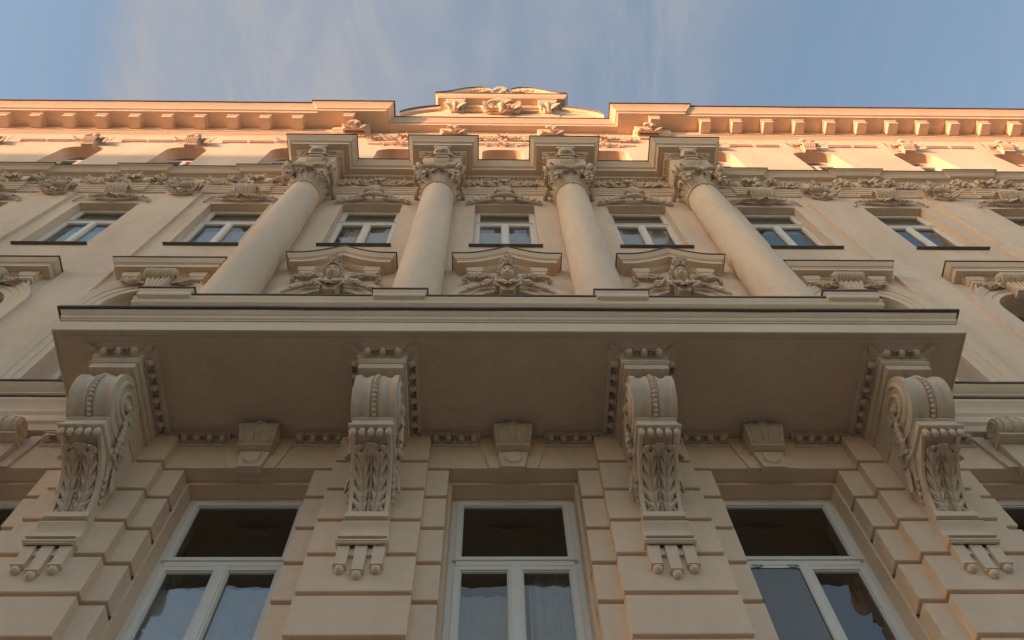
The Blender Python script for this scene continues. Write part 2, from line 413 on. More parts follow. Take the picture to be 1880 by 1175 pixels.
def egg_mould(mb, path, z0, z1):
    # bed moulding that carries the eggs
    h = z1 - z0
    mb.sweep(path, [(-.01, z0), (.012, z0), (.012, z0 + .02), (.022, z0 + .022), (.022, z0 + .034), (.010, z0 + .04), (.03, z0 + .09), (.07, z0 + h - .015), (.085, z0 + h - .012), (.085, z1), (-.01, z1)])
    for a, b in zip(path, path[1:]):
        a, b = Vector(a), Vector(b); d = (b - a).normalized(); o = Vector((d.y, -d.x))
        if (b - a).length > .1: eggs(mb, a + o * .045, b + o * .045, o, (z0 + z1) / 2 + .012)
segs = []
stops = sorted([(x - .30, x + .30) for x in PX] + [(x - .33, x + .33) for x in CB] + [(x - .33, x + .33) for x in (5.13, -5.13, 7.65, -7.65)])
cur = -9
for a, b in stops:
    segs.append((cur, a)); cur = b
segs.append((cur, 9))
for a, b in segs:
    if b - a > .1:
        e = MB(); egg_mould(e, [(a, -.03), (b, -.03)], 9.235, 9.392); e.build('egg_and_dart_moulding', 'orn', B)

# ------------------------------------------------------------------ console brackets
def spiral_drum(mb, cy, cz, r, x0, x1): pass
def console_block():
    mb = MB(); hw = .215
    mb.box(-hw, hw, -1.00, -.0, 9.10, 9.25)
    mb.sweep([(-hw, 0), (-hw, -1.0), (hw, -1.0), (hw, 0)], [(-.02, 9.19), (.012, 9.19), (.012, 9.215), (.02, 9.22), (.02, 9.245), (-.02, 9.245)])
    egg_mould(mb, [(-hw - .005, -.03), (-hw - .005, -1.005), (hw + .005, -1.005), (hw + .005, -.03)], 9.24, 9.394)
    mb.sweep([(-hw - .10, -.03), (-hw - .10, -1.10), (hw + .10, -1.10), (hw + .10, -.03)], [(-.1, 9.372), (.004, 9.372), (.012, 9.385), (.03, 9.394), (-.1, 9.396)])
    for s in (-1, 1):
        for e in (0, 1): mb.leaf((s * (hw + .02), -1.03, 9.36), (s * .55, -.6, -.55 + .3 * e), (s * .5, -.6, .2), .12, .10, .5, .3, 3)
    return mb
SC_Y, SC_Z, SC_R = -.705, 8.82, .322
def body_side(hw, inset=0):
    pts = [(0, 9.10), (-.95, 9.10)]
    # drum front
    for i in range(19):
        a = R(70 + i * (215 - 70) / 18)     # from top going to the front and below
        pts.append((SC_Y + SC_R * math.cos(a) - 0, SC_Z + SC_R * math.sin(a)))
    pts += [(-.86, 8.56), (-.80, 8.50), (-.735, 8.43), (-.655, 8.36), (-.56, 8.28), (-.46, 8.19), (-.37, 8.11), (-.29, 8.03), (-.24, 7.96), (-.215, 7.90), (-.215, 7.85), (-.05, 7.85), (0, 7.9)]
    return pts
def console_body():
    mb = MB()
    # core of the console: central slab slightly narrower, two side cheeks proud of it
    curve = body_side(.2)
    drum = [(SC_Y + SC_R * math.cos(R(a)), SC_Z + SC_R * math.sin(R(a))) for a in range(0, 360, 12)]
    low = [(-.05, 9.098), (-.80, 9.098), (-.90, 8.90), (-.88, 8.64), (-.785, 8.52), (-.785, 8.352), (-.70, 8.325), (-.61, 8.290), (-.515, 8.250), (-.43, 8.198), (-.36, 8.135), (-.305, 8.06), (-.268, 7.98), (-.243, 7.91), (-.225, 7.85), (-.05, 7.85)]
    low_in = [(-.05, 9.09), (-.80, 9.09), (-.88, 8.90), (-.86, 8.64), (-.77, 8.52), (-.77, 8.353), (-.68, 8.345), (-.60, 8.325), (-.51, 8.290), (-.425, 8.238), (-.345, 8.17), (-.275, 8.09), (-.23, 8.01), (-.20, 7.93), (-.18, 7.86), (-.05, 7.86)]
    mb.prism(low_in, -.14, .14)
    for s in (-1, 1):
        mb.prism(low, min(s * .14, s * .178), max(s * .14, s * .178))
    return mb
def console_scroll():
    mb = MB(); n = 40
    # drum with a profiled rim: section along x, revolved about the x axis
    sec = [(-.200, .0), (-.200, 1.0), (-.156, 1.0), (-.154, .985), (-.142, .945), (-.110, .920), (-.076, .948), (-.058, .985), (-.040, .985), (-.036, .94), (.036, .94), (.040, .985), (.058, .985), (.076, .948), (.110, .920), (.142, .945), (.154, .985), (.156, 1.0), (.200, 1.0), (.200, 0)]
    k = len(sec); vs = []
    for i in range(n):
        a = 2 * math.pi * i / n
        vs += [(x, SC_Y + SC_R * q * math.cos(a), SC_Z + SC_R * q * math.sin(a)) for x, q in sec]
    mb.add(vs, [(i * k + j, ((i + 1) % n) * k + j, ((i + 1) % n) * k + j + 1, i * k + j + 1) for i in range(n) for j in range(k - 1)])
    # flat rear part of the drum filled to the soffit
    mb.box(-.188, .188, SC_Y, -.05, 8.80, 9.098)
    # side volutes
    for s in (-1, 1):
        st = len(mb.v)
        mb.spiral((.196, SC_Y, SC_Z), .245, 2.1, .030, 1, R(120), 'yz', 44, 6, ry=.012)
        mb.ball((.22, SC_Y, SC_Z), .038)
        # flower drop curling below the eye
        for i in range(9):
            t = i / 8; y = SC_Y + .06 + .20 * t; z = SC_Z - .02 - .40 * t
            mb.ball((.205 + .02 * math.sin(t * 3), y, z), .028 + .022 * math.sin(math.pi * t), (.7, 1, 1), 8, 5)
            mb.leaf((.215, y, z), (0, math.cos(i * 2.1), math.sin(i * 2.1)), (1, 0, 0), .12, .07, .3, .2, 2, nu=4, nv=2)
        # second small scroll towards the wall
        mb.spiral((.19, -.36, 8.50), .12, 1.6, .024, -1, R(200), 'yz', 26, 6)
        mb.leaf((.19, -.30, 8.42), (0, .3, -1), (1, 0, 0), .30, .12, .2, .15, 4)
        mb.tube([(.185, -.52, 8.42), (.19, -.40, 8.30), (.19, -.30, 8.20), (.188, -.2, 8.07)], [.03, .025, .02, .012], 6, 1, (1, 0, 0))
        for i in range(4): mb.ball((.19, -.33 + .045 * i, 8.20 - .05 * i), .024, nu=6, nv=4)
        if s == -1:
            for i in range(st, len(mb.v)): x, y, z = mb.v[i]; mb.v[i] = (-x, y, z)
    return mb
def bead_string():
    mb = MB()
    for i in range(21):
        a = R(92 + i * 8.3)
        mb.ball((0, SC_Y + SC_R * .975 * math.cos(a), SC_Z + SC_R * .975 * math.sin(a)), .0225, nu=10, nv=7)
    return mb
def console_neck():
    mb = MB(); hw = .170
    mb.sweep([(-hw, -.45), (-hw, -.775), (hw, -.775), (hw, -.45)], [(-.1, 8.352), (.030, 8.352), (.038, 8.362), (.038, 8.378), (.028, 8.388), (.018, 8.42), (.0115, 8.46), (.0115, 8.49), (.022, 8.495), (.022, 8.52), (-.1, 8.52)])
    return mb
def pendants():
    mb = MB()
    for i in range(5):
        x = -.158 + .079 * i
        mb.ball((x, -.765, 8.302), .033, (1, 1, 1.3), 12, 8)
        mb.lathe([(0, 8.352), (.027, 8.352), (.027, 8.338), (.018, 8.33), (0, 8.33)], x, -.765, 10)
    return mb
def acanthus_panel():
    # large acanthus leaf lying in the concave lower part
    mb = MB()
    prof = [(-.185, 7.872), (-.205, 7.94), (-.235, 8.01), (-.280, 8.085), (-.35, 8.165), (-.435, 8.230), (-.52, 8.278), (-.60, 8.308), (-.67, 8.325)]
    def P(t):
        f = max(0, min(1, t)) * (len(prof) - 1); i = min(int(f), len(prof) - 2); q = f - i
        return Vector((0, prof[i][0] + (prof[i + 1][0] - prof[i][0]) * q, prof[i][1] + (prof[i + 1][1] - prof[i][1]) * q))
    def Nn(t):
        d = (P(t + .06) - P(t - .06)).normalized(); return Vector((0, -abs(d.z) - .05, -abs(d.y))).normalized()
    NL = 5
    for s in (-1, 1):
        # one plume on each side of the stem: its own rib, convex lobes, deep notches on the outer margin
        vs = []; nu, nv = 90, 20
        for i in range(nu + 1):
            t0 = i / nu
            ph = NL * t0; fr = ph - math.floor(ph); lobe = math.sin(math.pi * fr) ** .5
            xc = .040 + .042 * t0 ** .9
            taper = 1 - .25 * max(0, t0 - .7) / .3
            for j in range(nv + 1):
                v = 2 * j / nv - 1; av = abs(v)
                t = min(.97, t0 * .84 + .13 * av ** 1.4)
                edge = max(0, (av - .45) / .55)
                wid = ((.146 - xc) if v > 0 else (xc - .012)) * taper
                x = xc + math.copysign(wid * av * (1 - (.50 if v > 0 else .25) * (1 - lobe) * edge), v)
                h = .008 + .042 * (1 - .75 * v * v)
                h -= .016 * math.exp(-(v / .10) ** 2)                       # grooved rib
                h += .013 * math.cos(2 * math.pi * (fr - .5)) * min(1, av * 1.8)
                h += .005 * math.cos(6 * math.pi * (fr - .5)) * min(1, av * 1.5)
                h += .034 * edge ** 2 * lobe * fr * (1 if v > 0 else .3)     # lobe tips turn forward
                h += .05 * max(0, t0 - .82) / .18 * (1 - .4 * av)            # head of the plume rolls out
                vs.append(P(t) + Vector((s * x, 0, 0)) + Nn(t) * h)
        k = nv + 1
        mb.add(vs, [(i * k + j, i * k + j + 1, (i + 1) * k + j + 1, (i + 1) * k + j) for i in range(nu) for j in range(nv)])
        mb.spiral(P(.02) + Vector((s * .128, -.035, .012)), .030, 1.3, .012, s, R(90), 'xz', 14, 5)
        mb.leaf(P(.80) + Vector((s * .088, 0, 0)) + Nn(.8) * .035, (s * .30, -.70, .42), Nn(.82), .15, .115, .85, .3, 4, nu=12, nv=6, depth=.45)
    for i in range(9): mb.ball(P(.06 + i * .075) + Nn(.06 + i * .075) * .040, .0105, nu=7, nv=5)
    mb.tube([P(t / 12) + Nn(t / 12) * (.018) for t in range(12)], [.021 - .0010 * t for t in range(12)], 6, .9, Nn(.5))
    mb.tube([P(t / 12) + Nn(t / 12) * (.034) for t in range(12)], [.009 - .0004 * t for t in range(12)], 5, 1, Nn(.5))
    mb.leaf(P(.80) + Nn(.8) * .02, (0, -.72, .45), Nn(.8), .17, .15, .8, .3, 4, nu=12, nv=6, depth=.4)
    return mb
def console_foot():
    mb = MB()
    mb.box(-.185, .185, -.235, -.05, 7.80, 7.865)                      # plate under the leaf
    pr = [(-.11, 7.76), (-.215, 7.76)]
    for i in range(9):
        t = i / 8; pr.append((-.215 + .055 * math.sin(math.pi * t * .85) - .02 * t, 7.75 - .20 * t))
    pr += [(-.235, 7.545), (-.235, 7.53), (-.11, 7.53)]
    mb.prism(pr, -.205, .205)
    mb.box(-.17, .17, -.19, -.1, 7.758, 7.802)
    mb.box(-.198, .198, -.150, -.05, 7.39, 7.4775)
    mb.sweep([(-.205, -.08), (-.205, -.205), (.205, -.205), (.205, -.08)], [(-.02, 7.478), (.004, 7.478), (.004, 7.490), (.014, 7.493), (.014, 7.512), (.0, 7.515), (.0, 7.53), (-.02, 7.53)])
    return mb
def gutta(x, drop):
    mb = MB(); z0, z1 = 7.476, 7.476 - drop
    mb.frus(x - .046, x + .046, -.158, -.1, z1, x - .052, x + .052, -.178, -.1, z0)
    mb.frus(x - .054, x + .054, -.180, -.1, z1 - .020, x - .054, x + .054, -.172, -.1, z1 - .0005)
    mb.frus(x - .046, x + .046, -.168, -.1, z1 - .03, x - .046, x + .046, -.168, -.1, z1 - .0205)
    mb.ball((x, -.140, z1 - .048), .040, (1, 1, .95), 14, 10)
    return mb
def make_console(x):
    t = console_body().build('console_bracket', 'trim', B, (x, 0, 0), 30, .004)
    console_block().build('egg_and_dart_block', 'orn', t, bevel=0)
    console_scroll().build('scroll', 'orn', t, smooth=35)
    bead_string().build('bead_string', 'orn', t)
    console_neck().build('neck_moulding', 'orn', t, smooth=25)
    pendants().build('pendant_row', 'orn', t)
    acanthus_panel().build('acanthus_leaf', 'orn', t, smooth=60)
    console_foot().build('foot_moulding', 'trim', t, smooth=30)
    for gx, d in ((-.148, .21), (0, .275), (.148, .21)): gutta(gx, d).build('gutta', 'trim', t, smooth=35)
    return t
con0 = make_console(PX[0])
for x in PX[1:]: clone(con0, (x, 0, 0))

# ------------------------------------------------------------------ keystones over the lower windows
def keystone_mesh():
    mb = MB()
    def tap(z): return .115 + (z - 8.8) * .14      # half width
    mb.plate([(-tap(8.80), 8.80), (tap(8.80), 8.80), (tap(9.08), 9.08), (-tap(9.08), 9.08)], -.085, 0)
    # neighbours
    for s in (-1, 1):
        mb.plate([(s * (tap(8.83) + .002), 8.832), (s * (tap(8.83) + .12), 8.832), (s * (tap(9.39) + .16), 9.39), (s * (tap(9.12) + .002), 9.39)], -.045, 0)
    # shield relief
    sh = [(-.085, 9.06), (.085, 9.06), (.088, 8.95)] + [(.088 * math.cos(R(a)), 8.93 + .085 * math.sin(R(a))) for a in range(0, -181, -20)] + [(-.088, 8.95)]
    mb.tube([(x, -.085, z) for x, z in sh[1:]] , .011, 6)
    mb.plate([(x * .84, 8.95 + (z - 8.95) * .86) for x, z in sh], -.100, -.05)
    return mb
def keystone_cap():
    mb = MB()
    mb.frus(-.165, .165, -.150, 0, 9.09, -.195, .195, -.255, 0, 9.29)
    mb.box(-.172, .172, -.165, 0, 9.065, 9.0895)
    mb.box(-.20, .20, -.262, 0, 9.2905, 9.315)
    for s in (-1, 1): mb.tube([(s * .03, -.178, 9.13), (s * .028, -.208, 9.19), (s * .045, -.240, 9.25)], .008, 5)
    for s in (-1, 1): mb.tube([(s * .13, -.165, 9.11), (s * .155, -.252, 9.27)], .010, 5)
    mb.ball((0, -.225, 9.345), .05, (1.2, .9, 1)); 
    for a in (-60, -30, 0, 30, 60): mb.leaf((0, -.235, 9.315), (math.sin(R(a)), 0, math.cos(R(a))), (0, -1, .1), .08, .04, .3, .2, 1, nu=4, nv=2)
    for s in (-1, 1): mb.spiral((s * .10, -.235, 9.345), .03, 1.2, .012, -s, R(90), 'xz', 12, 5)
    return mb
k0 = keystone_mesh().build('keystone', 'rust', B, (0, 0, 0), 30, .003)
keystone_cap().build('keystone_crest', 'orn', k0, smooth=35)
for x in CB[1:]: clone(k0, (x, 0, 0))

# ------------------------------------------------------------------ string courses beside the balcony, side keystone scrolls
for s in (-1, 1):
    pth = [(-XE, -.0), (-4.0, -.0)] if s < 0 else [(4.0, -.0), (XE, -.0)]
    sc_ = MB().sweep(pth, [(-.02, 9.44), (.10, 9.44), (.12, 9.52), (.15, 9.55), (.15, 9.66), (.175, 9.70), (.175, 9.74), (.20, 9.80), (.235, 9.86), (.235, 9.90), (-.02, 9.90)]).build('string_course', 'trim', B, smooth=25)
    MB().sweep(wavy(pth), [(-.02, 9.901), (.252, 9.901), (.254, 9.922), (-.02, 9.946)], buckle).build('metal_flashing', 'flash', sc_)
    MB().sweep(pth, [(-.02, 9.963), (.16, 9.963), (.16, 10.08), (.18, 10.09), (.18, 10.11), (.20, 10.13), (.24, 10.17), (.26, 10.21), (-.02, 10.21)]).build('plinth_moulding', 'trim', sc_, smooth=25)
    MB().sweep(wavy(pth), [(-.02, 10.211), (.276, 10.211), (.278, 10.232), (-.02, 10.262)], buckle).build('sill_flashing', 'flash', sc_)
def scroll_keystone():
    mb = MB(); n = 20
    poly = [(-.2 + .12 * math.cos(R(a)), 9.30 + .12 * math.sin(R(a))) for a in range(0, 360, 18)]
    mb.prism(poly, -.17, .17)
    for x in (-.1, 0, .1): mb.prism([(-.2 + .13 * math.cos(R(a)), 9.30 + .13 * math.sin(R(a))) for a in range(0, 360, 18)], x - .02, x + .02)
    for s in (-1, 1): mb.spiral((s * .172, -.2, 9.30), .10, 2, .014, 1, 0, 'yz', 26, 5)
    mb.box(-.19, .19, -.25, 0, 9.14, 9.17)
    mb.frus(-.11, .11, -.09, 0, 8.78, -.17, .17, -.14, 0, 9.139)
    for s in (-1, 1): mb.plate([(s * .12, 8.83), (s * .22, 8.83), (s * .33, 9.39), (s * .2, 9.39)], -.06, -.02)
    for i in range(5): mb.leaf((0, -.28, 9.36), (math.sin(R(-60 + 30 * i)), 0, math.cos(R(-60 + 30 * i))), (0, -1, .2), .12, .06, .3, .2, 2, nu=5, nv=3)
    return mb
sk0 = scroll_keystone().build('scroll_keystone', 'orn', B, (SB[0], 0, 0), 35)
for x in SB[1:4]: clone(sk0, (x, 0, 0))

# ------------------------------------------------------------------ windows
YF = .33                                    # back face of the reveal: window plane
def bars(mb, x0, x1, z0, z1, w, y0, y1):
    mb.box(x0, x0 + w, y0, y1, z0, z1); mb.box(x1 - w, x1, y0, y1, z0, z1)
    mb.box(x0 + w, x1 - w, y0, y1, z0, z0 + w); mb.box(x0 + w, x1 - w, y0, y1, z1 - w, z1)
def sash(x0, x1, z0, z1, w=.06, y=0):
    mb = MB(); bars(mb, x0, x1, z0, z1, w, y - .022, y + .03)
    # thin glazing bead set back
    bars(mb, x0 + w, x1 - w, z0 + w, z1 - w, .012, y - .008, y + .02)
    return mb
def make_window(hw, z0, z1, zt, y, fw=.07, tilt=False, dz=.045):
    f = MB(); bars(f, -hw, hw, z0, z1, fw, y - .02, y + .06)
    f.box(-hw + fw, hw - fw, y - .035, y + .06, zt - dz, zt + dz)
    f.box(-hw + fw * .5, hw - fw * .5, y - .05, y - .0352, zt + dz - .03, zt + dz - .005)
    w = f.build('window', 'frame', B, bevel=.004)
    a = fw - .012
    sash(-hw + a, hw - a, zt + dz - .008, z1 - a, .05, y - .005).build('top_light', 'frame', w, bevel=.003)
    pn = MB(); e = fw + .045
    pn.quad((-hw + e, y + .012, zt + dz + .03), (hw - e, y + .012, zt + dz + .03), (hw - e, y + .012, z1 - e), (-hw + e, y + .012, z1 - e))
    pn.build('pane', 'glass', w)
    for s in (-1, 1):
        xa, xb = (-hw + a, -.004) if s < 0 else (.004, hw - a)
        sh = sash(xa, xb, z0 + a, zt - dz + .008, .058, y - .008).build('sash', 'frame', w, bevel=.003)
        p = MB(); p.quad((xa + .05, y + .012, z0 + a + .05), (xb - .05, y + .012, z0 + a + .05), (xb - .05, y + .012, zt - dz - .04), (xa + .05, y + .012, zt - dz - .04))
        p = p.build('pane', 'glass', w)
        if tilt and s < 0:
            q = MB(); q.box(xa + .045, xb - .045, y - .030, y - .024, z0 + a + .045, zt - dz - .035); q.build('insect_screen', 'screen', w)
            for xx in (xa + .12, xb - .10):
                q = MB(); q.box(xx - .02, xx + .02, y - .052, y - .030, zt - dz - .045, zt - dz - .010); q.ball((xx + .03, y - .055, zt - dz - .03), .014); q.tube([(xx - .05, y - .05, zt - dz - .018), (xx + .05, y - .05, zt - dz - .03)], .007, 6)
                q.build('screen_catch', 'steel', w)
    ib = MB().box(-.04, .04, y - .040, y - .018, z0 + a, zt - dz).build('meeting_stile', 'frame', w, bevel=.003)
    # room behind
    rm = MB(); X = hw + .35; d0, d1 = y + .062, y + 2.4; zb, zc = z0 - .5, z1 + .12
    rm.quad((-X, d1, zb), (X, d1, zb), (X, d1, zc), (-X, d1, zc)); rm.quad((-X, d0, zb), (-X, d1, zb), (-X, d1, zc), (-X, d0, zc)); rm.quad((X, d0, zb), (X, d1, zb), (X, d1, zc), (X, d0, zc))
    rm.quad((-X, d0, zc), (X, d0, zc), (X, d1, zc), (-X, d1, zc)); rm.quad((-X, d0, zb), (X, d0, zb), (X, d1, zb), (-X, d1, zb))
    # wall return round the frame so no light leaks
    for sgn in (-1, 1): rm.quad((sgn * hw, d0, zb), (sgn * X, d0, zb), (sgn * X, d0, zc), (sgn * hw, d0, zc))
    rm.quad((-hw, d0, z1), (hw, d0, z1), (hw, d0, zc), (-hw, d0, zc)); rm.quad((-hw, d0, zb), (hw, d0, zb), (hw, d0, z0), (-hw, d0, z0))
    rm.build('room', 'room', w)
    return w
lw = make_window(.60, 5.4, 8.80, 7.83, YF - .01)
for x in CB[1:]:
    if x > 0: continue
    clone(lw, (x, 0, 0))
make_window(.60, 5.4, 8.80, 7.83, YF - .01, tilt=True).location = (2.57, 0, 0)
for x in (5.13, -5.13, 7.65, -7.65): clone(lw, (x, 0, 0))
uw = make_window(.575, 15.62, 18.10, 17.36, .175, .055)
MB().box(-.63, .63, -.060, .20, 15.594, 15.611).build('sill', 'flash', uw)
for x in BX[1:]: clone(uw, (x, 0, 0))
def arched_window(hw, z0, crv, y, zt):
    f = MB(); fw = .07
    pin = [(x * (hw - fw) / hw, z - fw * .8) for x, z in crv]
    for (a, b), (c, d) in zip(zip(crv, crv[1:]), zip(pin, pin[1:])):
        f.add([(a[0], y - .02, a[1]), (b[0], y - .02, b[1]), (d[0], y - .02, d[1]), (c[0], y - .02, c[1]), (a[0], y + .05, a[1]), (b[0], y + .05, b[1]), (d[0], y + .05, d[1]), (c[0], y + .05, c[1])],
              [(0, 1, 2, 3), (3, 2, 6, 7), (4, 7, 6, 5)])
    for s in (-1, 1): f.box(min(s * hw, s * (hw - fw)), max(s * hw, s * (hw - fw)), y - .02, y + .05, z0, crv[0][1])
    f.box(-hw + fw, hw - fw, y - .02, y + .05, z0, z0 + fw); f.box(-hw + fw, hw - fw, y - .03, y + .05, zt - .045, zt + .045); f.box(-.045, .045, y - .03, y + .05, z0 + fw, zt - .045)
    w = f.build('arched_window', 'frame', B)
    k = len(crv); pn = MB().add([(x, y + .012, z) for x, z in pin] + [(hw - fw, y + .012, z0), (-hw + fw, y + .012, z0)], [tuple(range(k + 2))]); pn.build('pane', 'glass', w)
    rm = MB(); X = hw + .25; d0, d1 = y + .10, y + 2.4; zb, zc = z0 - .5, max(z for x, z in crv) + .2
    rm.quad((-X, d1, zb), (X, d1, zb), (X, d1, zc), (-X, d1, zc)); rm.quad((-X, 0 + d0, zb), (-X, d1, zb), (-X, d1, zc), (-X, d0, zc)); rm.quad((X, d0, zb), (X, d1, zb), (X, d1, zc), (X, d0, zc))
    rm.quad((-X, d0, zc), (X, d0, zc), (X, d1, zc), (-X, d1, zc)); rm.quad((-X, d0, zb), (X, d0, zb), (X, d1, zb), (-X, d1, zb))
    rm.build('room', 'room', w)
    return w
aw = arched_window(ARCH_R, 10.28, arch_pts(ARCH_R, ARCH_Z), .30, 12.75)
for x in BX[1:]: clone(aw, (x, 0, 0))
tw = arched_window(.5, 21.0, arch_pts(.5, 22.72, .34), .26, 22.5)
for x in BX[1:]: clone(tw, (x, 0, 0))

# ------------------------------------------------------------------ curtains and blinds (they hang inside, separate things)
def pleats(x0, x1, z0, z1, amp, per, seed=0, n=90, hem=None):
    rnd = random.Random(seed); ph = rnd.random() * 6; mb = MB(); vs = []
    for i in range(n + 1):
        t = i / n; x = x0 + (x1 - x0) * t
        y = amp * math.sin(2 * math.pi * x / per + ph + 1.2 * math.sin(x * 5 + ph)) + .35 * amp * math.sin(2 * math.pi * x / per * 2.3)
        zb = z0 if hem is None else hem(t)
        vs += [(x, y, zb), (x, y * .8, (zb + z1) / 2), (x, y * .5, z1)]
    mb.add(vs, [(i * 3 + j, i * 3 + 3 + j, i * 3 + 4 + j, i * 3 + 1 + j) for i in range(n) for j in range(2)])
    return mb
tag(pleats(-.56, .56, 5.2, 7.62, .02, .16, 1).build('net_curtain', 'curtain', None, (-2.57, .405, 0)), 'white net curtain filling the lower panes of the window between the two left brackets', 'curtain', 'curtains in the lower windows')
tag(pleats(-.56, -.02, 5.2, 7.55, .02, .16, 2).build('net_curtain', 'curtain', None, (0, .43, 0)), 'hazy net curtain behind the left sash of the middle lower window', 'curtain', 'curtains in the lower windows')
tag(pleats(.12, .56, 5.2, 7.9, .035, .14, 3).build('pleated_curtain', 'curtain', None, (0, .44, 0)), 'pleated grey curtain behind the right sash of the middle lower window', 'curtain', 'curtains in the lower windows')
names = {0: 'middle upper window between the two inner columns', -2.57: 'upper window between the two left columns', 2.57: 'upper window between the two right columns',
         -5.13: 'upper window just left of the leftmost column', 5.13: 'upper window just right of the rightmost column', -7.65: 'leftmost fully visible upper window', 7.65: 'second upper window right of the rightmost column', 10.15: 'upper window cut by the right edge'}
for i, (x, nme) in enumerate(names.items()):
    o = MB().box(-.53, .53, -.005, .005, 17.20 - .05 * (i % 3), 18.06).build('roller_blind', 'blind', None, (x, .255, 0))
    tag(o, 'pale blind in the ' + nme, 'blind', 'blinds in the upper windows')

for i, (x, nme) in enumerate(names.items()):
    if x > 3: continue
    o = pleats(-.50 + (.10 if i % 2 else 0), .52, 15.7, 17.16, .010, .13, 20 + i, 60).build('net_curtain', 'curtain', None, (x, .26, 0))
    tag(o, 'white curtain in the ' + nme, 'curtain', 'curtains in the upper windows')

# ------------------------------------------------------------------ pilaster strips between side bays
ps = MB().box(-.36, .36, -.055, .02, 10.1, 18.70).build('pilaster', 'wall', B, (SPX[0], 0, 0))
for x in SPX[1:]: clone(ps, (x, 0, 0))

# ------------------------------------------------------------------ ornament kit
def scrollwork(mb, x, z, w, h, s=1, y=-.0, seed=0, rt=.018):
    rnd = random.Random(seed)
    mb.spiral((x + s * w * .30, y - .012, z), h * .40, 1.7, rt, s, R(180 if s > 0 else 0), 'xz', 28, 6)
    mb.spiral((x + s * w * .74, y - .010, z + h * .06), h * .34, 1.5, rt * .9, -s, R(180 if s > 0 else 0), 'xz', 24, 6)
    n = max(18, int(44 * w))
    for i in range(n):
        t = (i + .5) / n; a = rnd.uniform(-1.5, 1.5) + (0 if s > 0 else math.pi)
        c = (x + s * w * (.04 + .92 * t), y - .006, z + h * rnd.uniform(-.36, .36))
        mb.leaf(c, (math.cos(a), -.15, math.sin(a)), (0, -1, 0), min(h, .42) * rnd.uniform(.26, .44), min(h, .42) * .17, .32, .2, 3, nu=7, nv=4, depth=.4)
    for i in range(n // 3): mb.ball((x + s * w * rnd.random(), y - .02, z + h * rnd.uniform(-.35, .35)), h * rnd.uniform(.05, .085), (1, .9, 1), 6, 4)
    for q in (.30, .74):
        for i in range(6): a = i * 1.047; mb.leaf((x + s * w * q, y - .025, z), (math.cos(a), 0, math.sin(a)), (0, -1, 0), h * .15, h * .10, .4, .3, 1, nu=4, nv=2)
def shell(mb, c, rx, rz, n=9, bulge=.08, a0=-80, a1=80, up=1):
    c = Vector(c)
    for i in range(n):
        a = R(a0 + (a1 - a0) * i / (n - 1)); d = Vector((math.sin(a) * rx, 0, up * math.cos(a) * rz))
        L = d.length
        pts = [c + d * t + Vector((0, -bulge * math.sin(math.pi * min(1, t * .8)) - .01, 0)) for t in (0, .35, .7, .92, 1.0)]
        wd = L * R((a1 - a0) / (n - 1)) * .46
        mb.tube(pts, [wd * .2, wd * .5, wd * .85, wd * .95, wd * .4], 6, .9)
def garland(mb, p0, p1, sag, r, n=12, seed=0):
    rnd = random.Random(seed * 7 + 1); p0, p1 = Vector(p0), Vector(p1); n = int(n * 1.6)
    for i in range(n + 1):
        t = i / n; c = p0.lerp(p1, t); c.z -= sag * 4 * t * (1 - t); q = r * (.45 + .85 * math.sin(math.pi * t))
        mb.ball(c, q * .62, (1, .8, 1), 6, 4)
        for k in range(5):
            a = 2 * math.pi * (k + rnd.random()) / 5; e = Vector((math.cos(a) * q * .72, -q * (.25 + .4 * rnd.random()), math.sin(a) * q * .72))
            if rnd.random() < .5: mb.ball(c + e, q * rnd.uniform(.22, .36), nu=6, nv=4)
            else: mb.leaf(c + e * .6, (e.x + rnd.uniform(-.03, .03), -.01, e.z), (0, -1, 0), q * 1.0, q * .6, .5, .3, 2, nu=5, nv=3, depth=.4)
def tassel(mb, c, h, r, seed=0):
    rnd = random.Random(seed + 3)
    for i in range(8):
        t = i / 7; q = r * (.55 + .6 * math.sin(math.pi * (t * .75 + .2)))
        for k in range(3): mb.ball((c[0] + rnd.uniform(-.5, .5) * q, c[1] - rnd.random() * q * .5, c[2] - h * t), q * rnd.uniform(.4, .6), nu=6, nv=4)
        mb.leaf((c[0], c[1] - q * .4, c[2] - h * t), (rnd.uniform(-.8, .8), -.1, -.7), (0, -1, 0), q * 1.5, q * .8, .3, .2, 2, nu=4, nv=2)
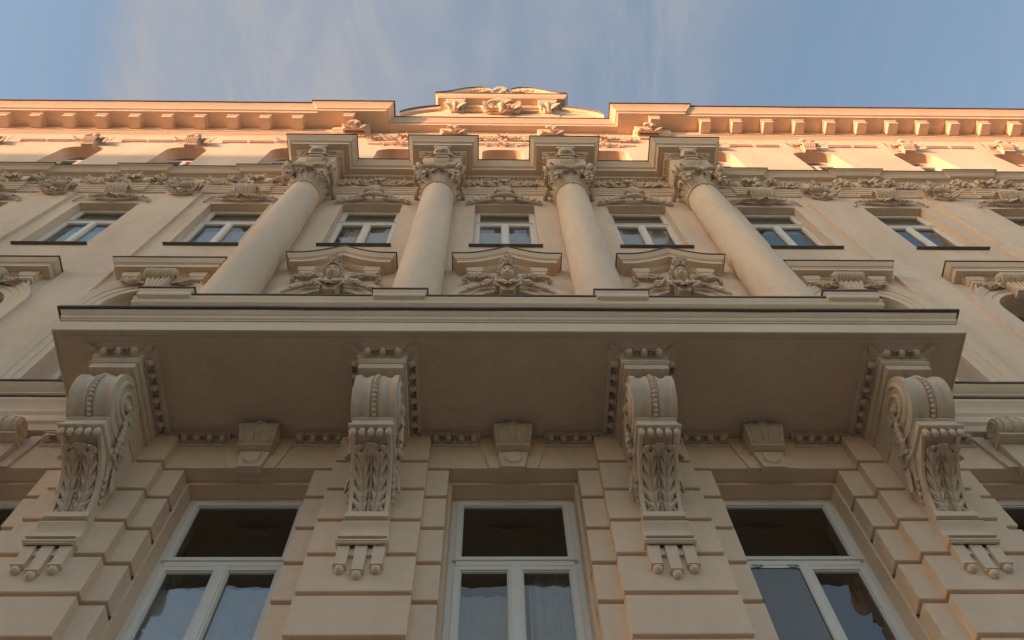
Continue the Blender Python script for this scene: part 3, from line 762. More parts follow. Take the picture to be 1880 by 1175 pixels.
# ------------------------------------------------------------------ columns
AX_Y = -.22
def column_shaft():
    prof = [(.36, 10.0)] + [(.358 - .056 * (t / 12) ** 1.5, 10.0 + 7.85 * t / 12) for t in range(13)]
    prof += [(.302, 17.87), (.325, 17.875), (.336, 17.895), (.336, 17.915), (.325, 17.935), (.305, 17.94), (.305, 17.96), (.29, 17.97)]
    return MB().lathe(prof, 0, AX_Y, 64)
def column_base():
    return MB().lathe([(.36, 10.20), (.40, 10.20), (.44, 10.16), (.44, 10.10), (.40, 10.06), (.39, 10.04), (.48, 10.02), (.49, 9.98), (.46, 9.95), (0, 9.95)], 0, AX_Y, 48)
def capital():
    mb = MB(); C = Vector((0, AX_Y, 0))
    mb.lathe([(.24, 17.95), (.245, 18.10), (.25, 18.2), (.29, 18.30), (.30, 18.40), (.34, 18.48), (.38, 18.58), (.39, 18.66), (.0, 18.66)], 0, AX_Y, 32)
    for i in range(16):
        a = 2 * math.pi * i / 16; d = Vector((math.cos(a), math.sin(a), 0))
        if d.y < .8: mb.leaf(C + d * .25 + Vector((0, 0, 17.98)), (0, 0, 1), d, .36, .16, .55, .16, 3, nu=9, nv=5, depth=.4)
    # echinus of eggs
    for i in range(20):
        a = 2 * math.pi * i / 20; mb.ball(C + Vector((.365 * math.cos(a), .365 * math.sin(a), 18.52)), .042, (1, 1, 1.1), 7, 5)
    # corner volutes
    for k in range(4):
        a = math.pi / 4 + k * math.pi / 2; d = Vector((math.cos(a), math.sin(a), 0)); nrm = Vector((-d.y, d.x, 0))
        c = C + d * .51 + Vector((0, 0, 18.53))
        for o in (-.045, .045):
            pts = []; rad = []
            for i in range(31):
                t = i / 30; q = .150 * (1 - .86 * t); b = R(100) - 2 * math.pi * 1.9 * t
                pts.append(c + d * (q * math.cos(b)) + Vector((0, 0, q * math.sin(b))) + nrm * (o * (1 + .5 * t))); rad.append(.040 * (1 - .45 * t))
            mb.tube(pts, rad, 6, 1.3, nrm)
        mb.tube([c - nrm * .085, c + nrm * .085], .055, 10, 1, (0, 0, 1))
        mb.tube([C + d * .30 + Vector((0, 0, 18.50)), C + d * .40 + Vector((0, 0, 18.62)), c + Vector((0, 0, .115))], [.03, .045, .05], 6, 1, nrm)
        for e in (-.6, .6): mb.leaf(c + d * .02 + nrm * (e * .07) + Vector((0, 0, .125)), d * .8 + nrm * e * .5 - Vector((0, 0, .35)), Vector((0, 0, 1)) + d * .5, .15, .12, -.2, .2, 3, nu=7, nv=4, depth=.3)
        # leafy drop hanging below each volute
        tassel(mb, c + d * -.03 + Vector((0, 0, -.10)), .50, .095, k)
    # festoons slung from the volutes to the middle of each visible face
    for a0 in (-90, 0, 180):
        d = Vector((math.cos(R(a0)), math.sin(R(a0)), 0)); t = Vector((-d.y, d.x, 0)); mid = C + d * .40 + Vector((0, 0, 18.62))
        for e in (-1, 1):
            p0 = C + d * .42 + t * (e * .37) + Vector((0, 0, 18.60)); pts = [p0.lerp(mid, q / 8) - Vector((0, 0, .22 * 4 * (q / 8) * (1 - q / 8) * .7)) + d * (.05 * math.sin(math.pi * q / 8)) for q in range(9)]
            mb.tube(pts, [.02 + .022 * math.sin(math.pi * q / 8) for q in range(9)], 7)
            for q in range(1, 8): mb.ball(pts[q] + d * .02, .03 + .012 * math.sin(math.pi * q / 8), nu=6, nv=4)
    # abacus with concave sides
    def ab(hw, dip, z0, z1):
        pts = []
        for k in range(4):
            a = k * math.pi / 2 - math.pi * .75
            ca = Vector((math.cos(a), math.sin(a))) * hw * 1.414; a2 = a + math.pi / 2
            cb_ = Vector((math.cos(a2), math.sin(a2))) * hw * 1.414; md = (ca + cb_) / 2; inn = -md.normalized()
            for i in range(8):
                t = .06 + .88 * i / 7; p = ca.lerp(cb_, t) + inn * dip * 4 * t * (1 - t); pts.append(p)
        n = len(pts)
        mb.add([(p.x, p.y + AX_Y, z0) for p in pts] + [(p.x, p.y + AX_Y, z1) for p in pts], [tuple(range(n - 1, -1, -1)), tuple(range(n, 2 * n))] + [(i, (i + 1) % n, n + (i + 1) % n, n + i) for i in range(n)])
    ab(.40, .07, 18.66, 18.72); ab(.425, .07, 18.7205, 18.76); ab(.445, .07, 18.7605, 18.83)
    # rosette and leaf at the middle of the abacus front
    f = Vector((0, AX_Y - .39, 18.72))
    for i in range(6): mb.leaf(f, (math.cos(i * 1.047), 0, math.sin(i * 1.047)), (0, -1, 0), .11, .085, .35, .25, 1, nu=5, nv=3)
    mb.ball(f + Vector((0, -.03, 0)), .035)
    for s in (-1, 1): mb.spiral((s * .085, AX_Y - .37, 18.60), .06, 1.5, .018, -s, R(90), 'xz', 20, 6)
    mb.leaf((0, AX_Y - .33, 18.62), (0, -.3, -1), (0, -1, 0), .20, .10, .2, .1, 3)
    # small drop of bells over the neck
    for i in range(4): mb.ball((0, AX_Y - .335 + .004 * i, 17.97 - .05 * i), .022 + .004 * (i % 2), (1, .9, 1.2), 6, 4)
    return mb
c0 = empty('column', B, (PX[0], 0, 0))
column_shaft().build('shaft', 'wall', c0, smooth=60); column_base().build('base', 'trim', c0); capital().build('capital', 'orn', c0, smooth=60)
for x in PX[1:]: clone(c0, (x, 0, 0))

# ------------------------------------------------------------------ main entablature (above the columns)
EH = .385
def ent_path(yr=-.07, yb=-.59):
    p = [(-4.5, .1), (-4.5, -.055)] if False else []
    p = [(-3.85 - EH, .1)]
    for i, x in enumerate(sorted(PX)):
        p += [(x - EH, yb if i == 0 else yr)] if i == 0 else [(x - EH, yr), (x - EH, yb)]
        p += [(x + EH, yb)] + ([(x + EH, yr)] if i < 3 else [(x + EH, .1)])
    return p
EP = ent_path()
arch_prof = [(-.1, 18.835), (-.045, 18.835), (-.045, 18.90), (-.03, 18.905), (-.03, 18.98), (-.012, 18.985), (-.012, 19.05), (.0, 19.055), (.02, 19.08), (.02, 19.11), (-.1, 19.11)]
fr_prof = [(-.1, 19.112), (0, 19.112), (0, 19.56), (-.1, 19.56)]
cor_prof = [(-.1, 19.562), (.012, 19.562), (.03, 19.60), (.03, 19.62), (.06, 19.62), (.06, 19.70), (.08, 19.70), (.095, 19.75), (.11, 19.78), (.225, 19.78), (.225, 19.90), (.24, 19.905), (.24, 19.93), (.26, 19.935), (.285, 19.99), (.33, 20.06), (.345, 20.08), (.345, 20.12), (-.1, 20.12)]
fl_prof = [(-.4, 20.122), (.360, 20.122), (.364, 20.115), (.365, 20.138), (-.4, 20.19)]
ent = MB().sweep(EP, fr_prof).build('entablature', 'wall', B)
# architrave block over each capital, and architrave fasciae on the wall between
MB().sweep(EP, arch_prof).build('architrave', 'trim', ent, smooth=25)
MB().sweep(EP, cor_prof).build('cornice', 'trim', ent, smooth=25)
MB().sweep(wavy(EP), fl_prof, buckle).build('metal_flashing', 'flash', ent)
def dentils(mb, path, out, z0, z1, pitch, wd, dep, ball=False):
    for a, b in zip(path, path[1:]):
        a, b = Vector(a), Vector(b); L = (b - a).length
        if L < .2: continue
        d = (b - a).normalized(); o = Vector((d.y, -d.x)); n = int((L + 2 * out * 0) / pitch)
        for i in range(n):
            c = a + d * (L * (i + .5) / n) + o * out
            if ball: mb.ball((c.x, c.y, (z0 + z1) / 2), (z1 - z0) / 2, (1, 1, 1), 7, 5)
            else:
                p1 = c - d * wd / 2; p2 = c + d * wd / 2; q1 = p1 + o * dep; q2 = p2 + o * dep
                vs = [(p.x, p.y, z) for z in (z0, z1) for p in (p1, p2, q2, q1)]
                mb.add(vs, [(0, 3, 2, 1), (4, 5, 6, 7), (0, 1, 5, 4), (1, 2, 6, 5), (2, 3, 7, 6), (3, 0, 4, 7)])
for a, b in zip(EP, EP[1:]):
    if (Vector(a) - Vector(b)).length < .2: continue
    dn = MB(); dentils(dn, [a, b], .02, 19.63, 19.698, .085, .05, .083); dentils(dn, [a, b], .014, 19.565, 19.61, .062, .03, .03, True)
    dn.sweep([a, b], [(.004, 19.5635), (.016, 19.5635), (.024, 19.64), (.024, 19.69), (.004, 19.69)])
    dn.build('dentil_row', 'orn', ent, smooth=35)
# console scroll on the frieze above each capital
def frieze_console():
    mb = MB(); y = -.59
    pr = [(y + .02, 19.05), (y - .05, 19.10), (y - .09, 19.2), (y - .11, 19.35), (y - .15, 19.48), (y - .20, 19.56), (y - .22, 19.66), (y - .20, 19.77), (y + .02, 19.77)]
    k = len(pr); vs = []
    for x, q in ((-.14, .75), (-.10, 1), (.10, 1), (.14, .75)): vs += [(x * (1 + .35 * (1 - abs((z - 19.4) / .4))), y + (yy - y) * q, z) for yy, z in pr]
    mb.add(vs, [(i * k + j, (i + 1) * k + j, (i + 1) * k + j + 1, i * k + j + 1) for i in range(3) for j in range(k - 1)] + [tuple(range(k)), tuple(range(4 * k - 1, 3 * k - 1, -1))])
    for s in (-1, 1):
        mb.spiral((s * .11, y - .20, 19.68), .07, 1.5, .022, -s, R(90), 'xz', 20, 6)
        mb.leaf((s * .12, y - .06, 19.50), (s * .35, -.1, -1), (s * .6, -.8, 0), .34, .10, .2, .15, 3)
    for q, (yy, zz) in enumerate(((y - .10, 19.22), (y - .125, 19.36), (y - .155, 19.46))): mb.tube([(-.13, yy, zz), (.13, yy, zz)], .022, 6)
    for q in range(6): mb.ball((-.10 + .04 * q, y - .135, 19.41), .02, nu=6, nv=4)
    garland(mb, (-.10, y - .17, 19.52), (.10, y - .17, 19.52), .05, .035, 7, 3)
    mb.tube([(-.12, y - .21, 19.73), (.12, y - .21, 19.73)], .03, 6)
    return mb
f0 = frieze_console().build('frieze_console', 'orn', ent, (PX[0], 0, 0), 50)
for x in PX[1:]: clone(f0, (x, 0, 0))
# foliage frieze units
def frieze_unit(Wd, h, seed, center='shell', deep=1.0):
    mb = MB(); rnd = random.Random(seed)
    # centre: shell over a little cartouche, flanked by leaves
    shell(mb, (0, -.03 * deep, -h * .10), h * .26, h * .50, 7, .05 * deep); mb.ball((0, -.06 * deep, -h * .08), h * .14, (1, .9, 1), 10, 7)
    for i in range(7): a = R(-120 + 40 * i); mb.leaf((0, -.05 * deep, -h * .12), (math.sin(a), -.2, -math.cos(a)), (0, -1, 0), h * .42, h * .2, .5, .3, 3, depth=.4)
    for s in (-1, 1):
        scrollwork(mb, s * h * .22, 0, Wd * .5 - h * .22, h, s, -.012 * deep, seed + (s > 0), .020)
        mb.tube([(s * h * .2, -.01, -h * .3), (s * Wd * .16, -.03 * deep, -h * .40), (s * Wd * .28, -.03 * deep, -h * .05), (s * Wd * .38, -.03 * deep, h * .32), (s * Wd * .48, -.02, h * .1)], [.020, .020, .018, .014, .008], 6)
        if deep > 1:      # second cluster of leaves and fruit beside the break
            for i in range(10):
                a = rnd.uniform(0, 6.28); c = Vector((s * (.44 + .16 * rnd.random()), -.05, h * rnd.uniform(-.2, .25)))
                mb.leaf(c, (math.cos(a), -.5, math.sin(a)), (0, -1, 0), h * .24, h * .14, .5, .3, 3, depth=.4)
            for i in range(9): mb.ball((s * (.40 + .2 * rnd.random()), -.09, h * rnd.uniform(-.15, .2)), h * rnd.uniform(.06, .11), nu=8, nv=6)
    return mb
fu = None
for i, x in enumerate(CB):
    if fu is None: fu = frieze_unit(1.72, .40, 5).build('foliage_frieze', 'orn', ent, (x, -.075, 19.33), 60)
    else: clone(fu, (x, -.075, 19.33))

# side entablature at the same level
def side_path(s, yr=-.012, yb=-.058, hw=.36):
    xs = sorted({abs(b) for b in SB}); p = [(4.3, yr)]
    for b in xs: p += [(b - hw, yr), (b - hw, yb), (b + hw, yb), (b + hw, yr)]
    p = [q for q in p if q[0] < XE] + [(XE, yr)]
    return p if s > 0 else [(-x, y) for x, y in reversed(p)]
def scale_prof(pr, k): return [(o * k if o > 0 else o, z) for o, z in pr]
sfu = None
for s in (-1, 1):
    P_ = side_path(s)
    se = MB().sweep(P_, [(-.1, 19.082), (0, 19.082), (0, 19.90), (-.1, 19.90)]).build('side_entablature', 'wall', B)
    MB().sweep(P_, [(o + (.065 if o > -.09 else 0), z - .03) for o, z in arch_prof]).build('architrave', 'trim', se, smooth=25)
    MB().sweep(P_, [(-.1, 19.902), (.015, 19.902), (.03, 19.93), (.05, 19.95), (.13, 19.955), (.13, 20.005), (.142, 20.01), (.155, 20.04), (.19, 20.08), (.225, 20.10), (.225, 20.12), (-.1, 20.12)]).build('cornice', 'trim', se, smooth=25)
    MB().sweep(wavy(P_), [(-.2, 20.122), (.24, 20.122), (.242, 20.142), (-.2, 20.18)], buckle).build('metal_flashing', 'flash', se)
    for x in [b for b in SB if b * s > 0]:
        if sfu is None: sfu = frieze_unit(2.35, .60, 11, deep=1.2).build('foliage_frieze', 'orn', se, (x, -.045, 19.46), 60)
        else: clone(sfu, (x, -.045, 19.46), se)
    # drop ornaments on the pilaster heads
    for x in [p for p in SPX if p * s > 0]:
        mb = MB(); rnd = random.Random(31)
        mb.ball((0, -.15, 18.86), .11, (1.3, .9, .8), 12, 8)
        for i in range(9): a = R(-100 + 25 * i); mb.leaf((.06 * math.sin(a), -.14, 18.84), (math.sin(a) * 1.2, -.35, math.cos(a) * .5), (0, -1, .1), .18, .085, .5, .2, 3, depth=.4)
        for q in (-1, 1):
            mb.spiral((q * .17, -.16, 18.84), .085, 1.6, .028, -q, R(90), 'xz', 24, 7)
            for i in range(6): mb.leaf((q * (.16 + .03 * i), -.09, 18.78 - .02 * i), (q * rnd.uniform(.5, 1), -.3, rnd.uniform(-.6, .6)), (0, -1, 0), .19, .09, .5, .3, 3, depth=.4)
            mb.spiral((q * .15, -.09, 18.56), .06, 1.4, .02, q, R(270), 'xz', 18, 6)
            mb.tube([(q * .21, -.08, 18.60), (q * .12, -.10, 18.48), (0, -.11, 18.45)], [.014, .026, .03], 6)
            for i in range(3): mb.leaf((q * (.05 + .06 * i), -.09, 18.52), (q * .7, -.3, -.6 + .4 * i), (0, -1, 0), .16, .08, .5, .3, 2)
        garland(mb, (-.20, -.10, 18.68), (.20, -.10, 18.68), .07, .045, 9, 4)
        mb.leaf((0, -.10, 18.50), (0, -.2, -1), (0, -1, 0), .2, .11, .3, .2, 3)
        if x in (-6.4,): so = mb.build('pilaster_crest', 'orn', se, (x, 0, 0), 60)
        else: clone(so, (x, 0, 0), se)

# architrave line on the side walls, head of the window panels
for s in (-1, 1):
    for x in [b for b in SB if b * s > 0]:
        pass

# ------------------------------------------------------------------ ornaments over the upper windows
def shell_crest():       # centre bays
    mb = MB(); y = -.04; z = 18.42
    shell(mb, (0, y, z - .14), .20, .36, 9, .20)
    mb.tube([(-.21, y - .05, z + .02), (-.15, y - .12, z - .16), (0, y - .15, z - .21), (.15, y - .12, z - .16), (.21, y - .05, z + .02)], [.03, .045, .06, .045, .03], 8)
    for s in (-1, 1):
        mb.spiral((s * .25, y - .03, z + .10), .10, 1.6, .03, -s, R(150 if s > 0 else 30), 'xz', 24, 6)
        mb.tube([(s * .22, y - .03, z + .05), (s * .36, y - .03, z - .02), (s * .52, y - .02, z - .15), (s * .68, y - .01, z - .18)], [.04, .032, .024, .014], 6)
        mb.tube([(s * .2, y - .02, z - .12), (s * .34, y - .03, z - .19), (s * .5, y - .02, z - .24), (s * .62, y - .01, z - .22)], [.03, .03, .02, .012], 6)
        for i in range(6): mb.leaf((s * (.24 + .07 * i), y, z - .06 - .03 * i), (s * .9, 0, .6 - 1.3 * (i % 2)), (0, -1, 0), .17, .10, .4, .25, 3, nu=6, nv=4)
        mb.tube([(s * .66, y, z - .18), (s * .72, y, z - .20), (s * .72, y, z - .34)], [.02, .018, .024], 6)
    mb.box(-.60, .60, -.012, .0, 18.105, 18.16)
    return mb
def cartouche_crest():   # side bays
    mb = MB(); y = -.05; z = 18.46
    for i in range(9):
        x = -.18 + .045 * i; mb.tube([(x, y, z - .16), (x * 1.05, y - .12, z - .02), (x * 1.08, y - .18, z + .10), (x, y - .13, z + .19), (x, y, z + .2)], [.015, .026, .028, .024, .01], 6)
    mb.tube([(-.22, y - .14, z + .16), (.22, y - .14, z + .16)], .045, 8); mb.tube([(-.2, y - .06, z - .12), (.2, y - .06, z - .12)], .03, 6)
    for s in (-1, 1):
        mb.spiral((s * .23, y - .12, z + .15), .055, 1.5, .022, 1, 0, 'yz', 18, 6)
        mb.spiral((s * .33, y - .02, z - .08), .10, 1.6, .032, -s, R(100), 'xz', 22, 6)
        garland(mb, (s * .14, y - .06, z - .16), (s * .40, y - .03, z - .18), .05, .045, 7, 5 + s)
        for i in range(4): mb.leaf((s * (.2 + .09 * i), y, z - .14), (s * 1, 0, .5 - (i % 2)), (0, -1, 0), .18, .11, .4, .25, 3, nu=6, nv=4)
        mb.tube([(s * .40, y, z - .10), (s * .55, y + .01, z - .04), (s * .70, y + .02, z - .16), (s * .71, y + .02, z - .34)], [.025, .018, .018, .022], 6)
    mb.leaf((0, y - .04, z - .12), (0, -.2, -1), (0, -1, .1), .24, .26, .3, .2, 3)
    return mb
s0 = shell_crest().build('window_crest', 'orn', B, (0, 0, 0), 60)
for x in CB[1:]: clone(s0, (x, 0, 0))
s0 = cartouche_crest().build('window_crest', 'orn', B, (SB[0], 0, 0), 60)
for x in SB[1:]: clone(s0, (x, 0, 0))

# ------------------------------------------------------------------ pediments over the arched windows
ped_prof = [(-.12, 14.18), (-.02, 14.18), (-.02, 14.205), (.0, 14.21), (.0, 14.24), (.02, 14.26), (.12, 14.26), (.12, 14.335), (.13, 14.34), (.13, 14.36), (.15, 14.37), (.17, 14.41), (.19, 14.45), (.19, 14.475), (-.12, 14.475)]
ped_fl = [(-.1, 14.476), (.202, 14.476), (.206, 14.470), (.207, 14.492), (-.1, 14.52)]
def dense_path(hw, y, n=24): return [(-hw, .02), (-hw, y)] + [(-hw + 2 * hw * i / n, y) for i in range(1, n)] + [(hw, y), (hw, .02)]
def ogee(x):
    t = max(0, 1 - abs(x) / .72); return .33 * t * t * (1.25 - .25 * t)
def pediment(center=True):
    hw = .655; y = -.09; zo = 0 if center else -.26
    zf = ogee if center else (lambda x: 0)
    p = MB().sweep(dense_path(hw, y), [(o, z + zo) for o, z in ped_prof], zf).build('pediment', 'trim', B, smooth=25)
    MB().sweep(dense_path(hw, y), [(o, z + zo) for o, z in ped_fl], zf).build('metal_flashing', 'flash', p)
    for s in (-1, 1):
        b = MB(); xx = s * .50; z = 14.17 + zo + (.03 if center else 0)
        b.sweep([(xx - .10, .02), (xx - .10, -.10), (xx + .10, -.10), (xx + .10, .02)], [(-.05, z - .13), (0, z - .13), (.0, z - .06), (.012, z - .055), (.03, z - .01), (.03, z + .075), (-.05, z + .075)])
        b.box(xx - .075, xx + .075, -.09, 0, z - .20, z - .1302)
        b.build('console_block', 'trim', p, smooth=25)
    return p
def archivolt():
    mb = MB(); n = 40; prof = [(.0, -.0), (.0, -.045), (.10, -.045), (.105, -.06), (.20, -.06), (.205, -.075), (.27, -.085), (.31, -.10), (.34, -.10), (.34, .0)]
    k = len(prof); vs = []
    ang = [math.pi * i / n for i in range(n + 1)]
    rows = [(-1, 0, 10.2)] + [(-math.cos(a), math.sin(a), ARCH_Z) for a in ang] + [(1, 0, 10.2)]
    for cx_, sz_, zb in rows:
        for dr, y in prof: vs.append((cx_ * (ARCH_R + dr), y, zb + sz_ * (ARCH_R + dr)))
    m_ = len(rows)
    mb.add(vs, [(i * k + j, (i + 1) * k + j, (i + 1) * k + j + 1, i * k + j + 1) for i in range(m_ - 1) for j in range(k - 1)])
    return mb
av = archivolt().build('archivolt', 'trim', B, (0, 0, 0), 30)
for x in BX[1:]: clone(av, (x, 0, 0))

def face_mesh():
    mb = MB(); nu, nv = 48, 44; vs = []
    def g(x, z, x0, z0, sx, sz): return math.exp(-((x - x0) / sx) ** 2 - ((z - z0) / sz) ** 2)
    for i in range(nv + 1):
        ph = math.pi * i / nv
        for j in range(nu):
            a = 2 * math.pi * j / nu
            x = math.sin(ph) * math.cos(a); y = math.sin(ph) * math.sin(a); z = math.cos(ph)
            w = 1 - .20 * max(0, -z) ** 1.3
            X, Y, Z = .112 * x * w, .105 * y, .155 * z
            if y < 0:
                u, q = X / .112, Z / .155; f = (-y) ** .5
                d = .040 * g(u, q, 0, -.13, .15, .12) + .022 * g(u, q, 0, .08, .10, .24)      # nose tip, bridge
                d += .012 * (g(u, q, .15, -.17, .07, .06) + g(u, q, -.15, -.17, .07, .06))     # nostrils
                d -= .036 * (g(u, q, .40, .15, .20, .12) + g(u, q, -.40, .15, .20, .12))       # sockets
                d += .022 * (g(u, q, .40, .14, .12, .07) + g(u, q, -.40, .14, .12, .07))       # eyes
                d += .012 * (g(u, q, .40, .32, .26, .06) + g(u, q, -.40, .32, .26, .06))       # brows
                d += .026 * g(u, q, 0, -.385, .24, .045) - .022 * g(u, q, 0, -.445, .26, .028) + .026 * g(u, q, 0, -.51, .19, .05)  # lips
                d -= .008 * g(u, q, 0, -.62, .2, .05)
                d += .022 * g(u, q, 0, -.80, .22, .12) + .012 * (g(u, q, .55, -.18, .25, .25) + g(u, q, -.55, -.18, .25, .25))      # chin, cheeks
                Y -= d * f
            vs.append((X, Y, Z))
    mb.add(vs, [(i * nu + j, (i + 1) * nu + j, (i + 1) * nu + (j + 1) % nu, i * nu + (j + 1) % nu) for i in range(nv) for j in range(nu)])
    return mb
def hair_mesh():
    mb = MB(); rnd = random.Random(7)
    def lock(pts, r):
        n = len(pts); rr = [r * (.45 + .75 * math.sin(math.pi * (i + .6) / n)) for i in range(n)]
        mb.tube(pts, rr, 6)
    for s in (-1, 1):
        for i in range(10):    # wavy locks swept back from the parting and down the cheeks
            t = i / 9; z0 = .125 + .06 * t; y0 = -.085 + .05 * t
            lock([(s * .006, y0 - .01, z0), (s * (.045 + .01 * t), y0 + .0, z0 - .002 + .012 * math.sin(i * 2)), (s * (.085 + .014 * t), y0 + .03, z0 - .035), (s * (.115 + .014 * t), y0 + .055, z0 - .09 - .02 * (i % 2)), (s * (.128 + .016 * t), y0 + .075, z0 - .16), (s * (.122 + .02 * t), y0 + .08, z0 - .23 - .03 * (i % 3))], .019)
        for i in range(7): mb.spiral((s * (.128 + .018 * (i % 2)), -.035 + .012 * i, .07 - .05 * i), .030, 1.4, .011, s, i * 1.3, 'xz', 14, 5)
        for i in range(8):     # braid falling to the collar
            for e in (-1, 1): mb.ball((s * (.140 + .004 * i) + e * .014, -.03 + .006 * i, -.13 - .034 * i - .012 * (e > 0)), .024 - .001 * i, (1, 1, .8), 6, 5)
    # piled hair and diadem above the forehead
    for i in range(9):
        a = R(-72 + 18 * i); mb.spiral((.098 * math.sin(a), -.05 - .045 * math.cos(a), .155 + .02 * math.cos(a)), .034, 1.4, .013, 1 if i % 2 else -1, i, 'xz', 14, 5)
    for i in range(7):
        a = R(-60 + 20 * i); mb.spiral((.075 * math.sin(a), -.045 - .03 * math.cos(a), .215 + .012 * math.cos(a)), .033, 1.4, .013, -1 if i % 2 else 1, i, 'xz', 14, 5)
    for i in range(5):
        a = R(-50 + 25 * i); mb.spiral((.05 * math.sin(a), -.05, .262 + .012 * math.cos(a)), .030, 1.4, .012, 1 if i % 2 else -1, i * 2, 'xz', 14, 5)
    for i in range(26): mb.ball((rnd.uniform(-.10, .10), rnd.uniform(-.08, .02), rnd.uniform(.14, .25)), rnd.uniform(.015, .026), nu=6, nv=4)
    mb.ball((0, .0, .17), .105, (1, .8, .9), 12, 8)
    return mb
TILT = Matrix.Translation((0, -.235, 13.71)) @ Matrix.Rotation(R(38), 4, 'X')
def mask_group(parent):
    f = face_mesh(); f.xf(TILT); f = f.build('mask', 'orn', parent, smooth=80)
    h = hair_mesh(); h.xf(TILT); h.build('mask_hair', 'orn', parent, smooth=60)
    c = MB()
    c.lathe([(.075, 13.66), (.065, 13.58), (.068, 13.52), (.09, 13.45), (.12, 13.42)], 0, -.115, 18)
    c.frus(-.085, .085, -.15, 0, 13.28, -.125, .125, -.185, 0, 13.44)
    c.leaf((0, -.19, 13.44), (0, -.1, -1), (0, -1, 0), .18, .14, .3, .2, 3)          # neck and bust
    for s in (-1, 1):    # cloth folds meeting in a V under the neck
        for e in range(3):
            o = .022 * e
            c.tube([(s * .004, -.225 - .01 * e, 13.385 - o), (s * .06, -.235, 13.435 - o), (s * (.11 + .01 * e), -.20, 13.51 - o), (s * (.145 + .012 * e), -.14, 13.60 - o)], [.014, .024, .026, .016], 6)
        c.tube([(s * .150, -.16, 13.62), (s * .170, -.19, 13.53), (s * .165, -.205, 13.44)], [.022, .034, .030], 8)
        c.ball((s * .163, -.21, 13.435), .034, (1, 1, .7), 8, 6)
        c.leaf((s * .10, -.16, 13.42), (s * .8, -.1, -.3), (0, -1, 0), .16, .11, .4, .25, 3)
    c.build('collar', 'orn', parent, smooth=50)
def scroll_garland(s):
    c = MB()
    # S-scroll beside the head with a fruit garland hung from it
    c.spiral((s * .26, -.13, 13.90), .085, 1.5, .030, -s, R(20 if s > 0 else 160), 'xz', 24, 7)
    c.tube([(s * .18, -.12, 13.92), (s * .21, -.13, 13.78), (s * .28, -.12, 13.62), (s * .40, -.11, 13.52), (s * .56, -.10, 13.44), (s * .70, -.095, 13.30)], [.015, .021, .022, .020, .016, .009], 7)
    for i in range(7): c.leaf((s * (.30 + .045 * i), -.105, 13.60 - .030 * i), (s * .9, -.1, .4 - .7 * (i % 2)), (0, -1, 0), .075, .045, .3, .2, 3, depth=.4)
    garland(c, (s * .28, -.13, 13.92), (s * .62, -.10, 13.92), .14, .062, 13, 3 + s)
    garland(c, (s * .26, -.12, 13.62), (s * .42, -.11, 13.50), .03, .04, 6, 8 + s)
    tassel(c, (s * .64, -.07, 13.92), .24, .045, s)
    c.tube([(s * .56, -.08, 13.95), (s * .66, -.08, 13.97)], .025, 6)
    return c
pc = pediment(True)
mask_group(pc); 
for s in (-1, 1): scroll_garland(s).build('garland', 'orn', pc, smooth=60)
for x in CB[1:]: clone(pc, (x, 0, 0))
pz = pediment(False)
def shell_basket():
    c = MB(); z = 13.70
    for i in range(9):
        x = -.18 + .045 * i; c.tube([(x, -.05, z - .05), (x * 1.08, -.20, z + .02), (x * 1.08, -.23, z + .11), (x, -.14, z + .17)], [.02, .032, .032, .015], 6)
    for s in (-1, 1):
        c.spiral((s * .22, -.17, z + .08), .07, 1.4, .028, 1, 0, 'yz', 18, 6)
        garland(c, (s * .24, -.10, z + .03), (s * .56, -.09, z + .03), .12, .06, 11, 13 + s)
        c.tube([(s * .58, -.07, z + .02), (s * .64, -.07, z - .1), (s * .67, -.06, z - .28)], [.022, .026, .02], 6)
        c.ball((s * .675, -.06, z - .30), .03)
        c.leaf((s * .18, -.08, z - .02), (s, 0, -.5), (0, -1, 0), .2, .12, .3, .2, 3)
    return c
def fluted_key():
    c = MB(); c.frus(-.12, .12, -.13, 0, 13.42, -.19, .19, -.15, 0, 13.69)
    for i in range(5):
        t = -1 + .5 * i; c.tube([(t * .095, -.135, 13.44), (t * .15, -.155, 13.67)], [.014, .018], 6)
    c.box(-.135, .135, -.145, 0, 13.385, 13.4195)
    return c
shell_basket().build('shell_basket', 'orn', pz, smooth=60); fluted_key().build('fluted_keystone', 'trim', pz, smooth=30)
pz.location = (SB[0], 0, 0)
for x in SB[1:]: clone(pz, (x, 0, 0))

